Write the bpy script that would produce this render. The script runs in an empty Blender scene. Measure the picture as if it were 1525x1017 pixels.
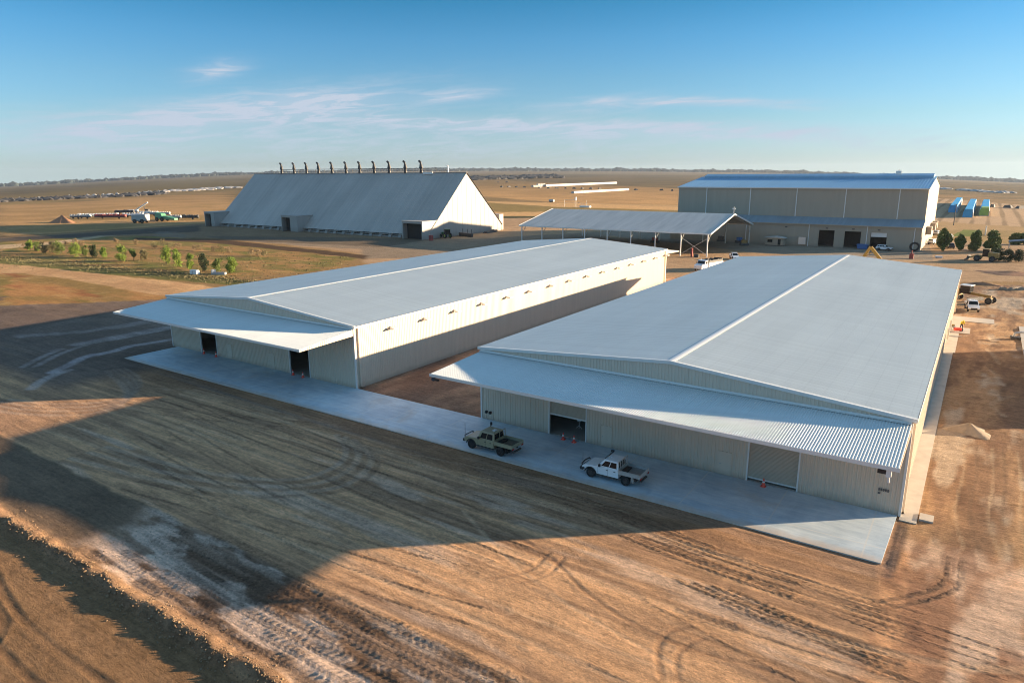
import bpy, bmesh, math, random
import numpy as np
from mathutils import Vector, Matrix
R = math.radians
random.seed(7); rng = np.random.default_rng(7)
S = bpy.context.scene
C = S.collection

# ------------------------------------------------------------------ camera
CAMH, PITCH, YAW, ROLL, FPX = 25.0, 0.2410, 0.5954, -0.0060, 1027.4
fwd = Vector((-math.sin(YAW)*math.cos(PITCH), math.cos(YAW)*math.cos(PITCH), -math.sin(PITCH)))
rgt = Vector((math.cos(YAW), math.sin(YAW), 0)); upv = rgt.cross(fwd)
r2 = rgt*math.cos(ROLL)+upv*math.sin(ROLL); u2 = -rgt*math.sin(ROLL)+upv*math.cos(ROLL)
cam = bpy.data.objects.new('camera', bpy.data.cameras.new('camera')); C.objects.link(cam)
M = Matrix((r2, u2, -fwd)).transposed().to_4x4(); M.translation = (0, 0, CAMH)
cam.matrix_world = M
cam.data.sensor_width = 36; cam.data.lens = FPX/1525*36
cam.data.clip_start = 0.5; cam.data.clip_end = 30000
S.camera = cam

# ------------------------------------------------------------------ sun, sky, exposure
SUN_AZ = math.atan2(0.765, 0.644); SUN_EL = R(9.4)
EXPO = 1.75; SKY = 0.10; SUNP = 4.9; SUNC = (1.0, 0.76, 0.50)
sd = Vector((math.sin(SUN_AZ)*math.cos(SUN_EL), math.cos(SUN_AZ)*math.cos(SUN_EL), math.sin(SUN_EL)))
sl = bpy.data.lights.new('sun', 'SUN'); sl.energy = SUNP; sl.angle = R(0.6); sl.color = SUNC
so = bpy.data.objects.new('sun', sl); C.objects.link(so); so.rotation_euler = sd.to_track_quat('Z', 'Y').to_euler()
so.location = (60, 60, 90)
S.view_settings.view_transform = 'Standard'; S.view_settings.look = 'None'
S.view_settings.gamma = 1; S.view_settings.use_curve_mapping = False
S.view_settings.exposure = EXPO
S.cycles.use_denoising = True; S.cycles.filter_width = 1.05; S.cycles.max_bounces = 6; S.cycles.sample_clamp_indirect = 4; S.cycles.volume_bounces = 0

def ray(u, v):
    return fwd + r2*((u-762.5)/FPX) - u2*((v-508.5)/FPX)
def G(u, v, z=0.0):
    d = ray(u, v); t = (z-CAMH)/d.z
    return Vector((d.x*t, d.y*t, z))
def GY(u, v, y):
    d = ray(u, v); t = y/d.y
    return Vector((d.x*t, y, CAMH+d.z*t))

W = bpy.data.worlds.new('World'); S.world = W; W.use_nodes = True
nt = W.node_tree; N = nt.nodes; L = nt.links; N.clear()
def nd(t, **k):
    n = N.new(t)
    for a, b in k.items(): setattr(n, a, b)
    return n
def mth(op, a, b=None, c=None, clamp=False):
    n = N.new('ShaderNodeMath'); n.operation = op; n.use_clamp = clamp
    for i, q in enumerate((a, b, c)):
        if q is None: continue
        if isinstance(q, (int, float)): n.inputs[i].default_value = q
        else: L.new(q, n.inputs[i])
    return n.outputs[0]
tc = nd('ShaderNodeTexCoord'); sx = nd('ShaderNodeSeparateXYZ'); L.new(tc.outputs['Generated'], sx.inputs[0])
zc = mth('MAXIMUM', sx.outputs[2], 0.012)
cb = nd('ShaderNodeCombineXYZ'); L.new(sx.outputs[0], cb.inputs[0]); L.new(sx.outputs[1], cb.inputs[1]); L.new(zc, cb.inputs[2])
sky = nd('ShaderNodeTexSky', sky_type='NISHITA'); sky.sun_disc = False
sky.sun_elevation = SUN_EL; sky.sun_rotation = SUN_AZ; sky.altitude = 100
sky.air_density = 1.3; sky.dust_density = 0.25; sky.ozone_density = 4.0
L.new(cb.outputs[0], sky.inputs[0])
# the clear dry-air colour of this sky by height: deep blue above, pale and hardly warm at the horizon
cr = nd('ShaderNodeValToRGB'); cr.color_ramp.interpolation = 'LINEAR'; L.new(zc, cr.inputs[0]); CRE = cr.color_ramp.elements
TINT = [(.012, (.48, .72, 1.42)), (.068, (.44, .60, .92)), (.12, (.38, .55, .77)), (.17, (.27, .50, .70)), (.215, (.15, .42, .58)), (.34, (.48, .54, .62)), (.6, (1.25, 1.08, .95)), (1.0, (1.9, 1.5, 1.15))]
CRE[0].position = TINT[0][0]; CRE[0].color = TINT[0][1]+(1,); CRE[1].position = 1.0; CRE[1].color = TINT[-1][1]+(1,)
for p_, c_ in TINT[1:-1]: e_ = CRE.new(p_); e_.color = c_+(1,)
hs = nd('ShaderNodeMix', data_type='RGBA', blend_type='MULTIPLY'); hs.inputs[0].default_value = 1; L.new(sky.outputs[0], hs.inputs[6]); L.new(cr.outputs[0], hs.inputs[7])
# clouds: thin cirrus streaks laid out by azimuth and elevation
az = mth('ARCTAN2', sx.outputs[0], sx.outputs[1]); el = mth('ARCSINE', sx.outputs[2])
def azel(u, v):
    d = ray(u, v).normalized(); return math.atan2(d.x, d.y), math.asin(d.z)
cv = nd('ShaderNodeCombineXYZ'); L.new(mth('MULTIPLY', az, 8.0), cv.inputs[0]); L.new(mth('ADD', mth('MULTIPLY', el, 62.0), mth('MULTIPLY', az, -4.5)), cv.inputs[1])
n1 = nd('ShaderNodeTexNoise'); n1.inputs['Scale'].default_value = 1.6; n1.inputs['Detail'].default_value = 8; n1.inputs['Roughness'].default_value = 0.62; n1.inputs['Distortion'].default_value = 0.9
L.new(cv.outputs[0], n1.inputs['Vector'])
nz = mth('MULTIPLY', mth('SUBTRACT', n1.outputs['Fac'], 0.44), 4.2, clamp=True)
CL = [((60, 190), (560, 165), .016, .6), ((560, 185), (1250, 200), .010, .6), ((60, 225), (640, 200), .022, .35), ((500, 215), (1100, 205), .02, .3), ((290, 110), (360, 98), .010, .9), ((200, 185), (560, 140), .020, .75), ((60, 200), (330, 165), .018, .45), ((400, 150), (540, 150), .014, .9), ((620, 148), (730, 138), .008, .7),
      ((960, 151), (1165, 153), .0045, 1.3), ((1150, 160), (1225, 163), .003, .6), ((560, 178), (1010, 190), .009, .9), ((820, 160), (1000, 150), .010, .6), ((1030, 190), (1330, 212), .010, .7), ((250, 215), (1500, 235), .016, .28), ((0, 180), (250, 230), .02, .22)]
acc = None
for (a, b, th, k) in CL:
    (a0, e0), (a1, e1) = azel(*a), azel(*b)
    ma, hw = (a0+a1)/2, (a1-a0)/2*1.25; sl_ = (e1-e0)/(a1-a0)
    da = mth('SUBTRACT', az, ma)
    de = mth('DIVIDE', mth('SUBTRACT', mth('SUBTRACT', el, (e0+e1)/2), mth('MULTIPLY', da, sl_)), th)
    dn = mth('DIVIDE', da, hw)
    r_ = mth('ADD', mth('MULTIPLY', de, de), mth('MULTIPLY', dn, dn))
    g_ = mth('MULTIPLY', mth('EXPONENT', mth('MULTIPLY', r_, -1.0)), k)
    acc = g_ if acc is None else mth('ADD', acc, g_)
cf = mth('MULTIPLY', mth('ADD', mth('MULTIPLY', acc, nz), mth('MULTIPLY', acc, .38)), 0.95, clamp=True)
mx = nd('ShaderNodeMix', data_type='RGBA'); L.new(cf, mx.inputs[0]); L.new(hs.outputs[2], mx.inputs[6]); mx.inputs[7].default_value = (1.62, 1.88, 2.25, 1)
bg = nd('ShaderNodeBackground'); bg.inputs[1].default_value = SKY; L.new(mx.outputs[2], bg.inputs[0])
wo = nd('ShaderNodeOutputWorld'); L.new(bg.outputs[0], wo.inputs[0])
CLOUDMIX = mx

# ------------------------------------------------------------------ materials
def mat(name, col, rough=0.7, metal=0.0, var=0.08, scale=1.5, col2=None, bump=0.0, bscale=20, spec=0.5, stretch=(1, 1, 1), coat=0.0):
    m = bpy.data.materials.new(name); m.use_nodes = True
    t = m.node_tree; b = t.nodes['Principled BSDF']
    b.inputs['Roughness'].default_value = rough; b.inputs['Metallic'].default_value = metal
    b.inputs['Specular IOR Level'].default_value = spec; b.inputs['Coat Weight'].default_value = coat
    tc = t.nodes.new('ShaderNodeTexCoord'); mp = t.nodes.new('ShaderNodeMapping'); mp.inputs['Scale'].default_value = stretch
    t.links.new(tc.outputs['Object'], mp.inputs[0])
    n = t.nodes.new('ShaderNodeTexNoise'); n.inputs['Scale'].default_value = scale; n.inputs['Detail'].default_value = 6; n.inputs['Roughness'].default_value = .6
    t.links.new(mp.outputs[0], n.inputs['Vector'])
    cr = t.nodes.new('ShaderNodeValToRGB'); cr.color_ramp.elements[0].position = .3; cr.color_ramp.elements[1].position = .7
    a = [max(0, c*(1-var)) for c in col[:3]]+[1]; z = list((col2 or [min(1, c*(1+var)) for c in col[:3]])[:3])+[1]
    cr.color_ramp.elements[0].color = a; cr.color_ramp.elements[1].color = z
    t.links.new(n.outputs['Fac'], cr.inputs[0]); t.links.new(cr.outputs[0], b.inputs['Base Color'])
    if bump:
        n2 = t.nodes.new('ShaderNodeTexNoise'); n2.inputs['Scale'].default_value = bscale; n2.inputs['Detail'].default_value = 5
        bp = t.nodes.new('ShaderNodeBump'); bp.inputs['Strength'].default_value = bump; bp.inputs['Distance'].default_value = .05
        t.links.new(mp.outputs[0], n2.inputs['Vector']); t.links.new(n2.outputs['Fac'], bp.inputs['Height']); t.links.new(bp.outputs[0], b.inputs['Normal'])
    return m
MT = {
 'roof': mat('white_roof_steel', (.62, .65, .63), .5, 0.0, .05, .25, stretch=(1, .15, 1)),
 'roofpl': mat('canopy_roof_steel', (.62, .66, .68), .38, 0.0, .05, .4, stretch=(3, .3, 1)),
 'trim': mat('white_trim_steel', (.72, .71, .67), .4, 0, .03),
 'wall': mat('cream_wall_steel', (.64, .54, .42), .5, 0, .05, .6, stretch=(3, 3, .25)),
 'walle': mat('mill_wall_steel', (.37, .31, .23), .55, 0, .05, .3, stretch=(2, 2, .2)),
 'gabw': mat('pale_gable_steel', (.37, .335, .30), .5, 0, .05, .3, stretch=(1, 2, .2)),
 'oldroof': mat('weathered_zinc_roof', (.43, .38, .33), .6, .0, .16, .12, stretch=(.6, .25, .25)),
 'canroof': mat('dull_zinc_roof', (.50, .47, .42), .5, .0, .16, .25, stretch=(2, .3, .3)),
 'blueroof': mat('blue_reflecting_roof', (.20, .36, .50), .35, .3, .06, .2, stretch=(1, .2, 1)),
 'leanroof': mat('lean_to_grey_roof', (.26, .31, .34), .5, .1, .08, .3, stretch=(2, .3, 1)),
 'roller': mat('roller_door_steel', (.46, .39, .30), .5, 0, .03),
 'dark': mat('dark_interior', (.02, .02, .02), .9, 0, .3),
 'galv': mat('galvanised_steel', (.5, .5, .48), .4, .5, .08),
 'rust': mat('aged_steel_grey', (.09, .085, .08), .7, .3, .3, 3),
 'black': mat('black_plastic', (.02, .02, .022), .5, 0, .2),
 'tyre': mat('tyre_rubber', (.022, .021, .02), .85, 0, .3, 9),
 'rim': mat('dark_alloy', (.09, .085, .08), .4, .6, .1),
 'glass': mat('tinted_glass', (.012, .014, .016), .12, 0, .1, spec=.3),
 'wpaint': mat('white_paint', (.82, .83, .83), .25, 0, .03, 2, coat=.6),
 'kpaint': mat('khaki_paint', (.34, .30, .19), .35, 0, .06, 2, coat=.3),
 'kdeck': mat('khaki_tray_deck', (.10, .10, .075), .6, 0, .2, 4),
 'wdeck': mat('grey_tray_deck', (.30, .29, .27), .5, .4, .12, 5),
 'alu': mat('aluminium', (.62, .60, .56), .35, .5, .08, 6),
 'lens': mat('clear_lens', (.7, .72, .74), .15, 0, .05),
 'redlens': mat('red_lens', (.45, .02, .02), .2),
 'cone': mat('cone_orange', (.85, .09, .05), .5, 0, .06, 8),
 'yellow': mat('plant_yellow', (.36, .22, .03), .5, 0, .18, 3),
 'gold': mat('faded_plant_yellow', (.30, .19, .05), .6, 0, .3, 3),
 'green': mat('machine_green', (.03, .14, .06), .45, 0, .15, 3),
 'lgreen': mat('pale_machine_green', (.08, .26, .14), .5, 0, .15, 3),
 'blue': mat('bin_blue', (.03, .13, .34), .5, 0, .12, 3),
 'tarp': mat('teal_blue_tarpaulin', (.02, .34, .62), .5, 0, .18, .4),
 'gtarp': mat('yellow_green_tarpaulin', (.28, .42, .08), .5, 0, .18, .4),
 'wtarp': mat('white_wrap', (.42, .41, .39), .6, 0, .06, .8),
 'red': mat('faded_red', (.30, .05, .04), .6, 0, .2),
 'bark': mat('bark', (.10, .075, .05), .9, 0, .3, 9),
 'conc': mat('pale_concrete', (.46, .41, .34), .85, 0, .12, .8, bump=.15, bscale=12),
 'soil': mat('mound_soil', (.34, .16, .08), .95, 0, .25, 1.2, bump=.8, bscale=3),
 'sand': mat('pale_rubble_soil', (.33, .25, .17), .95, 0, .2, 2, bump=.9, bscale=4),
 'spoil': mat('dark_gin_trash', (.055, .05, .048), .95, 0, .5, .15, bump=.5, bscale=1),
 'spoilw': mat('pale_gin_trash', (.40, .37, .34), .95, 0, .25, .3),
 'navy': mat('navy_roof', (.05, .06, .09), .5, .2, .1, .5),
 'mark': mat('grey_sign_lettering', (.10, .10, .10), .6),
 'skin': mat('skin', (.35, .2, .13), .6), 'hiviz': mat('hi_vis_cloth', (.75, .62, .05), .8), 'navycloth': mat('navy_cloth', (.02, .025, .05), .9),
}

# dust splashed up the wall sheets from the ground; sheet-to-sheet tone and screw lines on the roofs
def dusty(m, c, h):
    t = m.node_tree; b = t.nodes['Principled BSDF']; src = b.inputs['Base Color'].links[0].from_socket; tcn = t.nodes.new('ShaderNodeTexCoord'); sp_ = t.nodes.new('ShaderNodeSeparateXYZ'); t.links.new(tcn.outputs['Object'], sp_.inputs[0])
    n = t.nodes.new('ShaderNodeTexNoise'); n.inputs['Scale'].default_value = .9; n.inputs['Detail'].default_value = 7; t.links.new(tcn.outputs['Object'], n.inputs['Vector'])
    a = t.nodes.new('ShaderNodeMath'); a.operation = 'MULTIPLY'; a.inputs[1].default_value = h*2; t.links.new(n.outputs['Fac'], a.inputs[0])
    d = t.nodes.new('ShaderNodeMath'); d.operation = 'DIVIDE'; t.links.new(sp_.outputs[2], d.inputs[0]); t.links.new(a.outputs[0], d.inputs[1])
    e = t.nodes.new('ShaderNodeMath'); e.operation = 'SUBTRACT'; e.use_clamp = True; e.inputs[0].default_value = 1; t.links.new(d.outputs[0], e.inputs[1])
    f = t.nodes.new('ShaderNodeMath'); f.operation = 'MULTIPLY'; f.inputs[1].default_value = .55; t.links.new(e.outputs[0], f.inputs[0])
    x = t.nodes.new('ShaderNodeMix'); x.data_type = 'RGBA'; t.links.new(f.outputs[0], x.inputs[0]); t.links.new(src, x.inputs[6]); x.inputs[7].default_value = c; t.links.new(x.outputs[2], b.inputs['Base Color'])
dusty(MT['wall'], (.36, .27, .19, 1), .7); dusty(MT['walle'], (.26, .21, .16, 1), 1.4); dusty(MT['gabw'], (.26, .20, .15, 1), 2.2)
def sheets(m, axis, w, amp, sw):
    t = m.node_tree; b = t.nodes['Principled BSDF']; src = b.inputs['Base Color'].links[0].from_socket; tcn = t.nodes.new('ShaderNodeTexCoord'); sp_ = t.nodes.new('ShaderNodeSeparateXYZ'); t.links.new(tcn.outputs['Object'], sp_.inputs[0])
    def mm(op, a, b_):
        n = t.nodes.new('ShaderNodeMath'); n.operation = op
        for i, q in enumerate((a, b_)):
            if q is None: continue
            if isinstance(q, (int, float)): n.inputs[i].default_value = q
            else: t.links.new(q, n.inputs[i])
        return n.outputs[0]
    k = mm('FLOOR', mm('DIVIDE', sp_.outputs[axis], w), None); wn = t.nodes.new('ShaderNodeTexWhiteNoise'); wn.noise_dimensions = '1D'; t.links.new(k, wn.inputs['W'])
    lap = mm('LESS_THAN', mm('FRACT', mm('DIVIDE', sp_.outputs[axis], w), None), .07); scr = mm('LESS_THAN', mm('FRACT', mm('DIVIDE', sp_.outputs[1-axis], sw), None), .05)
    g = mm('SUBTRACT', mm('ADD', mm('MULTIPLY', wn.outputs['Value'], amp), 1-amp/2), mm('ADD', mm('MULTIPLY', lap, .07), mm('MULTIPLY', scr, .05)))
    v = t.nodes.new('ShaderNodeVectorMath'); v.operation = 'SCALE'; t.links.new(src, v.inputs[0]); t.links.new(g, v.inputs['Scale']); t.links.new(v.outputs[0], b.inputs['Base Color'])
sheets(MT['roof'], 1, .762, .05, 1.5); sheets(MT['canroof'], 0, .762, .06, 2.2); sheets(MT['oldroof'], 0, .9, .10, 3.0); sheets(MT['blueroof'], 0, .9, .08, 3.0); sheets(MT['leanroof'], 0, .9, .12, 2.0)

# ------------------------------------------------------------------ mesh helpers
class MB:
    def __init__(s): s.v = []; s.f = []; s.m = []; s.mi = 0
    def add(s, vs, fs):
        o = len(s.v); s.v += [tuple(v) for v in vs]
        for f in fs: s.f.append([o+i for i in f]); s.m.append(s.mi)
        return s
    def box(s, x0, x1, y0, y1, z0, z1):
        v = [(x, y, z) for z in (z0, z1) for y in (y0, y1) for x in (x0, x1)]
        return s.add(v, [(0, 2, 3, 1), (4, 5, 7, 6), (0, 1, 5, 4), (2, 6, 7, 3), (0, 4, 6, 2), (1, 3, 7, 5)])
    def hexa(s, b, t):
        return s.add(list(b)+list(t), [(3, 2, 1, 0), (4, 5, 6, 7), (0, 1, 5, 4), (1, 2, 6, 5), (2, 3, 7, 6), (3, 0, 4, 7)])
    def beam(s, a, b, w=.1, h=None):
        a, b = Vector(a), Vector(b); h = h or w; d = (b-a).normalized()
        q = Vector((0, 0, 1)) if abs(d.z) < .95 else Vector((1, 0, 0))
        x = d.cross(q).normalized()*w/2; y = x.cross(d).normalized()*h/2
        return s.hexa([a-x-y, a+x-y, a+x+y, a-x+y], [b-x-y, b+x-y, b+x+y, b-x+y])
    def tube(s, a, b, ra, rb=None, n=10, cap=True):
        a, b = Vector(a), Vector(b); rb = ra if rb is None else rb; d = (b-a).normalized()
        q = Vector((0, 0, 1)) if abs(d.z) < .95 else Vector((1, 0, 0))
        x = d.cross(q).normalized(); y = x.cross(d)
        vs = []
        for c, r in ((a, ra), (b, rb)):
            for i in range(n):
                t = 2*math.pi*i/n; vs.append(c+x*math.cos(t)*r+y*math.sin(t)*r)
        fs = [(i, (i+1) % n, n+(i+1) % n, n+i) for i in range(n)]
        if cap: fs += [tuple(range(n-1, -1, -1)), tuple(range(n, 2*n))]
        return s.add(vs, fs)
    def path(s, pts, r, n=8):
        for a, b in zip(pts[:-1], pts[1:]): s.tube(a, b, r, r, n)
        return s
    def prism(s, prof, y0, y1, axis='y'):
        n = len(prof)
        if axis == 'y': f = lambda p, c: (p[0], c, p[1])
        elif axis == 'x': f = lambda p, c: (c, p[0], p[1])
        else: f = lambda p, c: (p[0], p[1], c)
        vs = [f(p, y0) for p in prof]+[f(p, y1) for p in prof]
        return s.add(vs, [(i, (i+1) % n, n+(i+1) % n, n+i) for i in range(n)]+[tuple(range(n-1, -1, -1)), tuple(range(n, 2*n))])
    def sheet(s, O, U, V, Nn, L, pitch, dep, vf, frac=(0, .5, .6, .9)):
        # ribbed steel sheet: ribs run along V, repeat along U; vf(u) -> (v0, v1)
        O, U, V, Nn = map(Vector, (O, U, V, Nn)); us = []
        n = max(1, round(L/pitch)); p = L/n; hts = (0, 0, dep, dep)
        for i in range(n):
            for fr, h in zip(frac, hts): us.append(((i+fr)*p, h))
        us.append((L, 0)); vs = []
        for u, h in us:
            a, b = vf(u); base = O+U*u+Nn*h
            vs += [base+V*a, base+V*b]
        return s.add(vs, [(2*i, 2*i+2, 2*i+3, 2*i+1) for i in range(len(us)-1)])
    def build(s, name, m, parent=None, off=None, smooth=False, bevel=0, seg=2):
        me = bpy.data.meshes.new(name)
        v = s.v if off is None else [(a-off[0], b-off[1], c-off[2]) for a, b, c in s.v]
        me.from_pydata(v, [], s.f)
        for q in (m if isinstance(m, (list, tuple)) else [m]): me.materials.append(MT[q] if isinstance(q, str) else q)
        if any(s.m): me.polygons.foreach_set('material_index', s.m)
        if smooth: me.polygons.foreach_set('use_smooth', [True]*len(me.polygons))
        me.update()
        o = bpy.data.objects.new(name, me); C.objects.link(o)
        if parent is not None: o.parent = parent
        if bevel:
            b = o.modifiers.new('bevel', 'BEVEL'); b.width = bevel; b.segments = seg; b.limit_method = 'ANGLE'
        return o
def tag(o, label, cat, group=None, kind=None):
    o['label'] = label
    if cat: o['category'] = cat
    if group: o['group'] = group
    if kind: o['kind'] = kind
    return o
def empty(name, loc, rz, label, cat, group=None):
    o = bpy.data.objects.new(name, None); C.objects.link(o); o.location = loc; o.rotation_euler = (0, 0, rz)
    o.empty_display_size = .3
    return tag(o, label, cat, group)
def copy_tree(o, parent=None):
    c = o.copy(); C.objects.link(c)
    if parent is not None: c.parent = parent
    for ch in [q for q in bpy.data.objects if q.parent == o]: copy_tree(ch, c)
    return c

# ------------------------------------------------------------------ noise for terrain painting
def vnoise(x, y, seed=0):
    xi = np.floor(x).astype(np.int64); yi = np.floor(y).astype(np.int64); fx = x-xi; fy = y-yi
    def h(a, b):
        n = (a*374761393+b*668265263+seed*974634777) & 0xffffffff
        n = ((n ^ (n >> 13))*1274126177) & 0xffffffff
        return ((n ^ (n >> 16)) & 0xffff)/65535.0
    sx_ = fx*fx*(3-2*fx); sy_ = fy*fy*(3-2*fy)
    return (h(xi, yi)*(1-sx_)+h(xi+1, yi)*sx_)*(1-sy_)+(h(xi, yi+1)*(1-sx_)+h(xi+1, yi+1)*sx_)*sy_
def fbm(x, y, o=4, seed=0):
    r = 0; a = .5; t = 0
    for i in range(o): r = r+a*vnoise(x*2**i, y*2**i, seed+i); t += a; a *= .55
    return r/t
def sst(a, b, x): t = np.clip((x-a)/(b-a), 0, 1); return t*t*(3-2*t)

# horizon profile (azimuth deg, elevation deg of the far plain's edge): the land falls away gently left and right
HAZ = np.array([-180, -90, -69.9, -62.5, -53.9, -44.3, -34.1, -24, -13.9, -5.4, 1.8, 20, 180.])
HEL = np.array([-.8, -.8, -.74, -.36, -.02, .14, .12, .01, -.15, -.50, -.86, -.9, -.9])-.04
def terrain_far(x, y):
    Rr = np.hypot(x, y); a = np.degrees(np.arctan2(x, y)); e = np.radians(np.interp(a, HAZ, HEL))
    Z = CAMH+5500*np.tan(e); t = np.clip((Rr-420)/5080, 0, None)
    return np.where(t < 1, t**1.25*Z, Z+(Rr-5500)*np.tan(e))
# windrow centre line, roughly parallel to the apron
WRY = 19.0
def wr_center(x): return WRY+.5*(vnoise(x*.11, x*0+3.3, 5)-.5)+.35*(vnoise(x*.9, x*0, 6)-.5)+.02*(x+45)*-.35*0

# ------------------------------------------------------------------ GROUND (one sheet to the horizon)
def geo(a, b, n): return list(a+(b-a)*((np.geomspace(1, 60, n)-1)/59))
gx = np.array(sorted(set([round(float(q), 3) for q in geo(-350, -6600, 55)+list(np.arange(-350, -110, 1.6))+list(np.arange(-110, -75, .5))+list(np.arange(-75, 12, .14))+list(np.arange(12, 60, .8))+geo(60, 6600, 48)])))
gy = np.array(sorted(set([round(float(q), 3) for q in geo(8, -6600, 30)+list(np.arange(8, 47, .12))+list(np.arange(47, 50, .5))+list(np.arange(50, 150, .7))+list(np.arange(150, 350, 1.2))+list(np.arange(350, 900, 5))+geo(900, 6600, 45)])))
X, Y = np.meshgrid(gx, gy); ny, nx = X.shape
def inpoly(pts, w=0.0, ws=.1, seed=50, px=True, soft=0):
    # 1 inside the polygon (surveyed points on the ground), edge made ragged by noise of amplitude w metres
    P = [(G(*p)[0], G(*p)[1]) if px else p for p in pts]
    xx = X+(fbm(X*ws, Y*ws, 3, seed)-.5)*2*w; yy = Y+(fbm(X*ws+31, Y*ws, 3, seed+9)-.5)*2*w
    ins = np.zeros(X.shape, bool)
    for (x0, y0), (x1, y1) in zip(P, P[1:]+P[:1]):
        if y0 == y1: continue
        ins ^= ((y0 > yy) != (y1 > yy)) & (xx < (x1-x0)*(yy-y0)/(y1-y0)+x0)
    return ins.astype(float)
col = np.zeros((ny, nx, 3)); tread = np.zeros((ny, nx)); rough = np.zeros((ny, nx)); Z = terrain_far(X, Y)
def put(mask, c, var=.15, ns=.3, seed=1):
    global col
    n = 1+var*2*(fbm(X*ns, Y*ns, 4, seed)-.5)
    col = col*(1-mask[..., None])+np.array(c)*n[..., None]*mask[..., None]
def mix2(mask, a, b, t):
    global col
    c = np.array(a)*(1-t[..., None])+np.array(b)*t[..., None]
    col = col*(1-mask[..., None])+c*mask[..., None]
one = np.ones((ny, nx)); RR = np.hypot(X, Y)
T1 = sst(.35, .65, fbm(X*.004, Y*.004, 4, 2)); T2 = sst(.35, .65, fbm(X*.03, Y*.03, 4, 3)); T3 = sst(.3, .7, fbm(X*.15, Y*.3, 4, 4)); T4 = sst(.3, .7, fbm(X*.9, Y*.9, 4, 41))
# far plain: olive grey scrub with paler bands
mix2(one, (.17, .125, .062), (.235, .16, .085), T1*.6+T2*.4)
speck = sst(.58, .66, vnoise(X*.05, Y*.05, 11))*sst(500, 900, RR); put(speck*.5, (.07, .065, .035))
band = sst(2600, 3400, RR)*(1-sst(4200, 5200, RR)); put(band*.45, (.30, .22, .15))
# tan fields
fl = inpoly([(0, 302), (120, 298), (345, 286), (345, 318), (300, 345), (0, 362)], 8, .02, 60)
mix2(fl, (.36, .235, .12), (.27, .18, .085), T2); put(inpoly([(150, 312), (345, 300), (345, 340), (0, 358), (0, 345)], 10, .03, 61)*T2*.6, (.22, .165, .07))
put(inpoly([(0, 286), (60, 283), (345, 262), (345, 286), (120, 297), (0, 303)], 20, .01, 62)*.6, (.24, .18, .085))
fm = inpoly([(640, 268), (1030, 283), (1030, 310), (820, 302), (690, 292)], 6, .02, 63)
mix2(fm, (.42, .265, .125), (.34, .215, .10), T2)
put(inpoly([(640, 300), (1030, 306), (1060, 330), (640, 330)], 5, .03, 64), (.40, .27, .14))
put(inpoly([(720, 302), (830, 309), (1030, 314), (1030, 318), (820, 316), (720, 316)], 4, .05, 65), (.18, .14, .055))
put(inpoly([(700, 322), (900, 322), (900, 326), (700, 327)], 1, .05, 66), (.05, .05, .02))
# right side pad of module rows
fr = inpoly([(1385, 292), (1600, 309), (1600, 345), (1385, 330)], 2, .02, 67)
st = .5+.5*np.sin(X*.9+.6*np.sin(X*.13)); mix2(fr, (.33, .25, .18), (.20, .15, .10), sst(.62, .95, st*(.6+.6*T1+.2)))
fr2 = inpoly([(1385, 329), (1600, 343), (1600, 372), (1385, 372)], 3, .03, 68); mix2(fr2, (.33, .235, .13), (.24, .185, .085), T2)
put(inpoly([(1414, 352), (1436, 342), (1466, 343), (1440, 352)], 1.5, .05, 69), (.12, .16, .035))
put(inpoly([(1410, 357), (1600, 370), (1600, 385), (1405, 374)], 1.5, .05, 69)*.7, (.27, .22, .19))
# yard round the sheds: pale compacted gravel
yd = inpoly([(-600, 385), (60, 351), (300, 334), (700, 326), (1000, 322), (1390, 332), (1392, 372), (1600, 385), (1600, 420), (1392, 420), (1392, 470), (560, 470), (540, 378), (360, 356), (200, 352), (60, 362), (-600, 420)], 1.5, .05, 70)
mix2(yd, (.31, .235, .17), (.25, .185, .13), T2*.5+T3*.5)
put(inpoly([(300, 352), (700, 356), (900, 345), (900, 385), (540, 385), (540, 372), (330, 357)], 3, .05, 71)*.8, (.155, .14, .125))
put(inpoly([(-500, 380), (60, 352), (300, 336), (300, 345), (170, 350), (60, 358), (-500, 400)], 2, .04, 72), (.12, .105, .095))
put(inpoly([(900, 325), (1380, 340), (1390, 388), (1240, 383), (1130, 377), (900, 350)], 1, .05, 73)*.9, (.19, .18, .17))
put(inpoly([(220, 345), (262, 345), (290, 355), (240, 356)], 2, .1, 74)*T4, (.26, .25, .24))
# tree paddock
pad_ = inpoly([(-500, 400), (40, 357), (190, 351), (330, 357), (545, 382), (500, 400), (300, 420), (240, 418), (0, 394), (-500, 440)], 2, .06, 75)
mix2(pad_, (.23, .15, .07), (.14, .125, .045), sst(.4, .62, fbm(X*.07, Y*.16, 4, 12)))
put(pad_*sst(.55, .7, fbm(X*.2, Y*.35, 4, 13))*.8, (.10, .12, .03)); put(pad_*sst(.6, .75, fbm(X*.12, Y*.3, 4, 14)), (.30, .20, .10))
put(inpoly([(-400, 392), (0, 384), (120, 395), (260, 408), (420, 424), (420, 432), (240, 415), (110, 404), (0, 392), (-400, 405)], 1.2, .12, 76), (.10, .105, .035))
put(inpoly([(330, 357), (545, 380), (545, 386), (320, 362), (200, 357), (200, 354)], 1, .1, 77), (.06, .04, .025))
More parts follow.
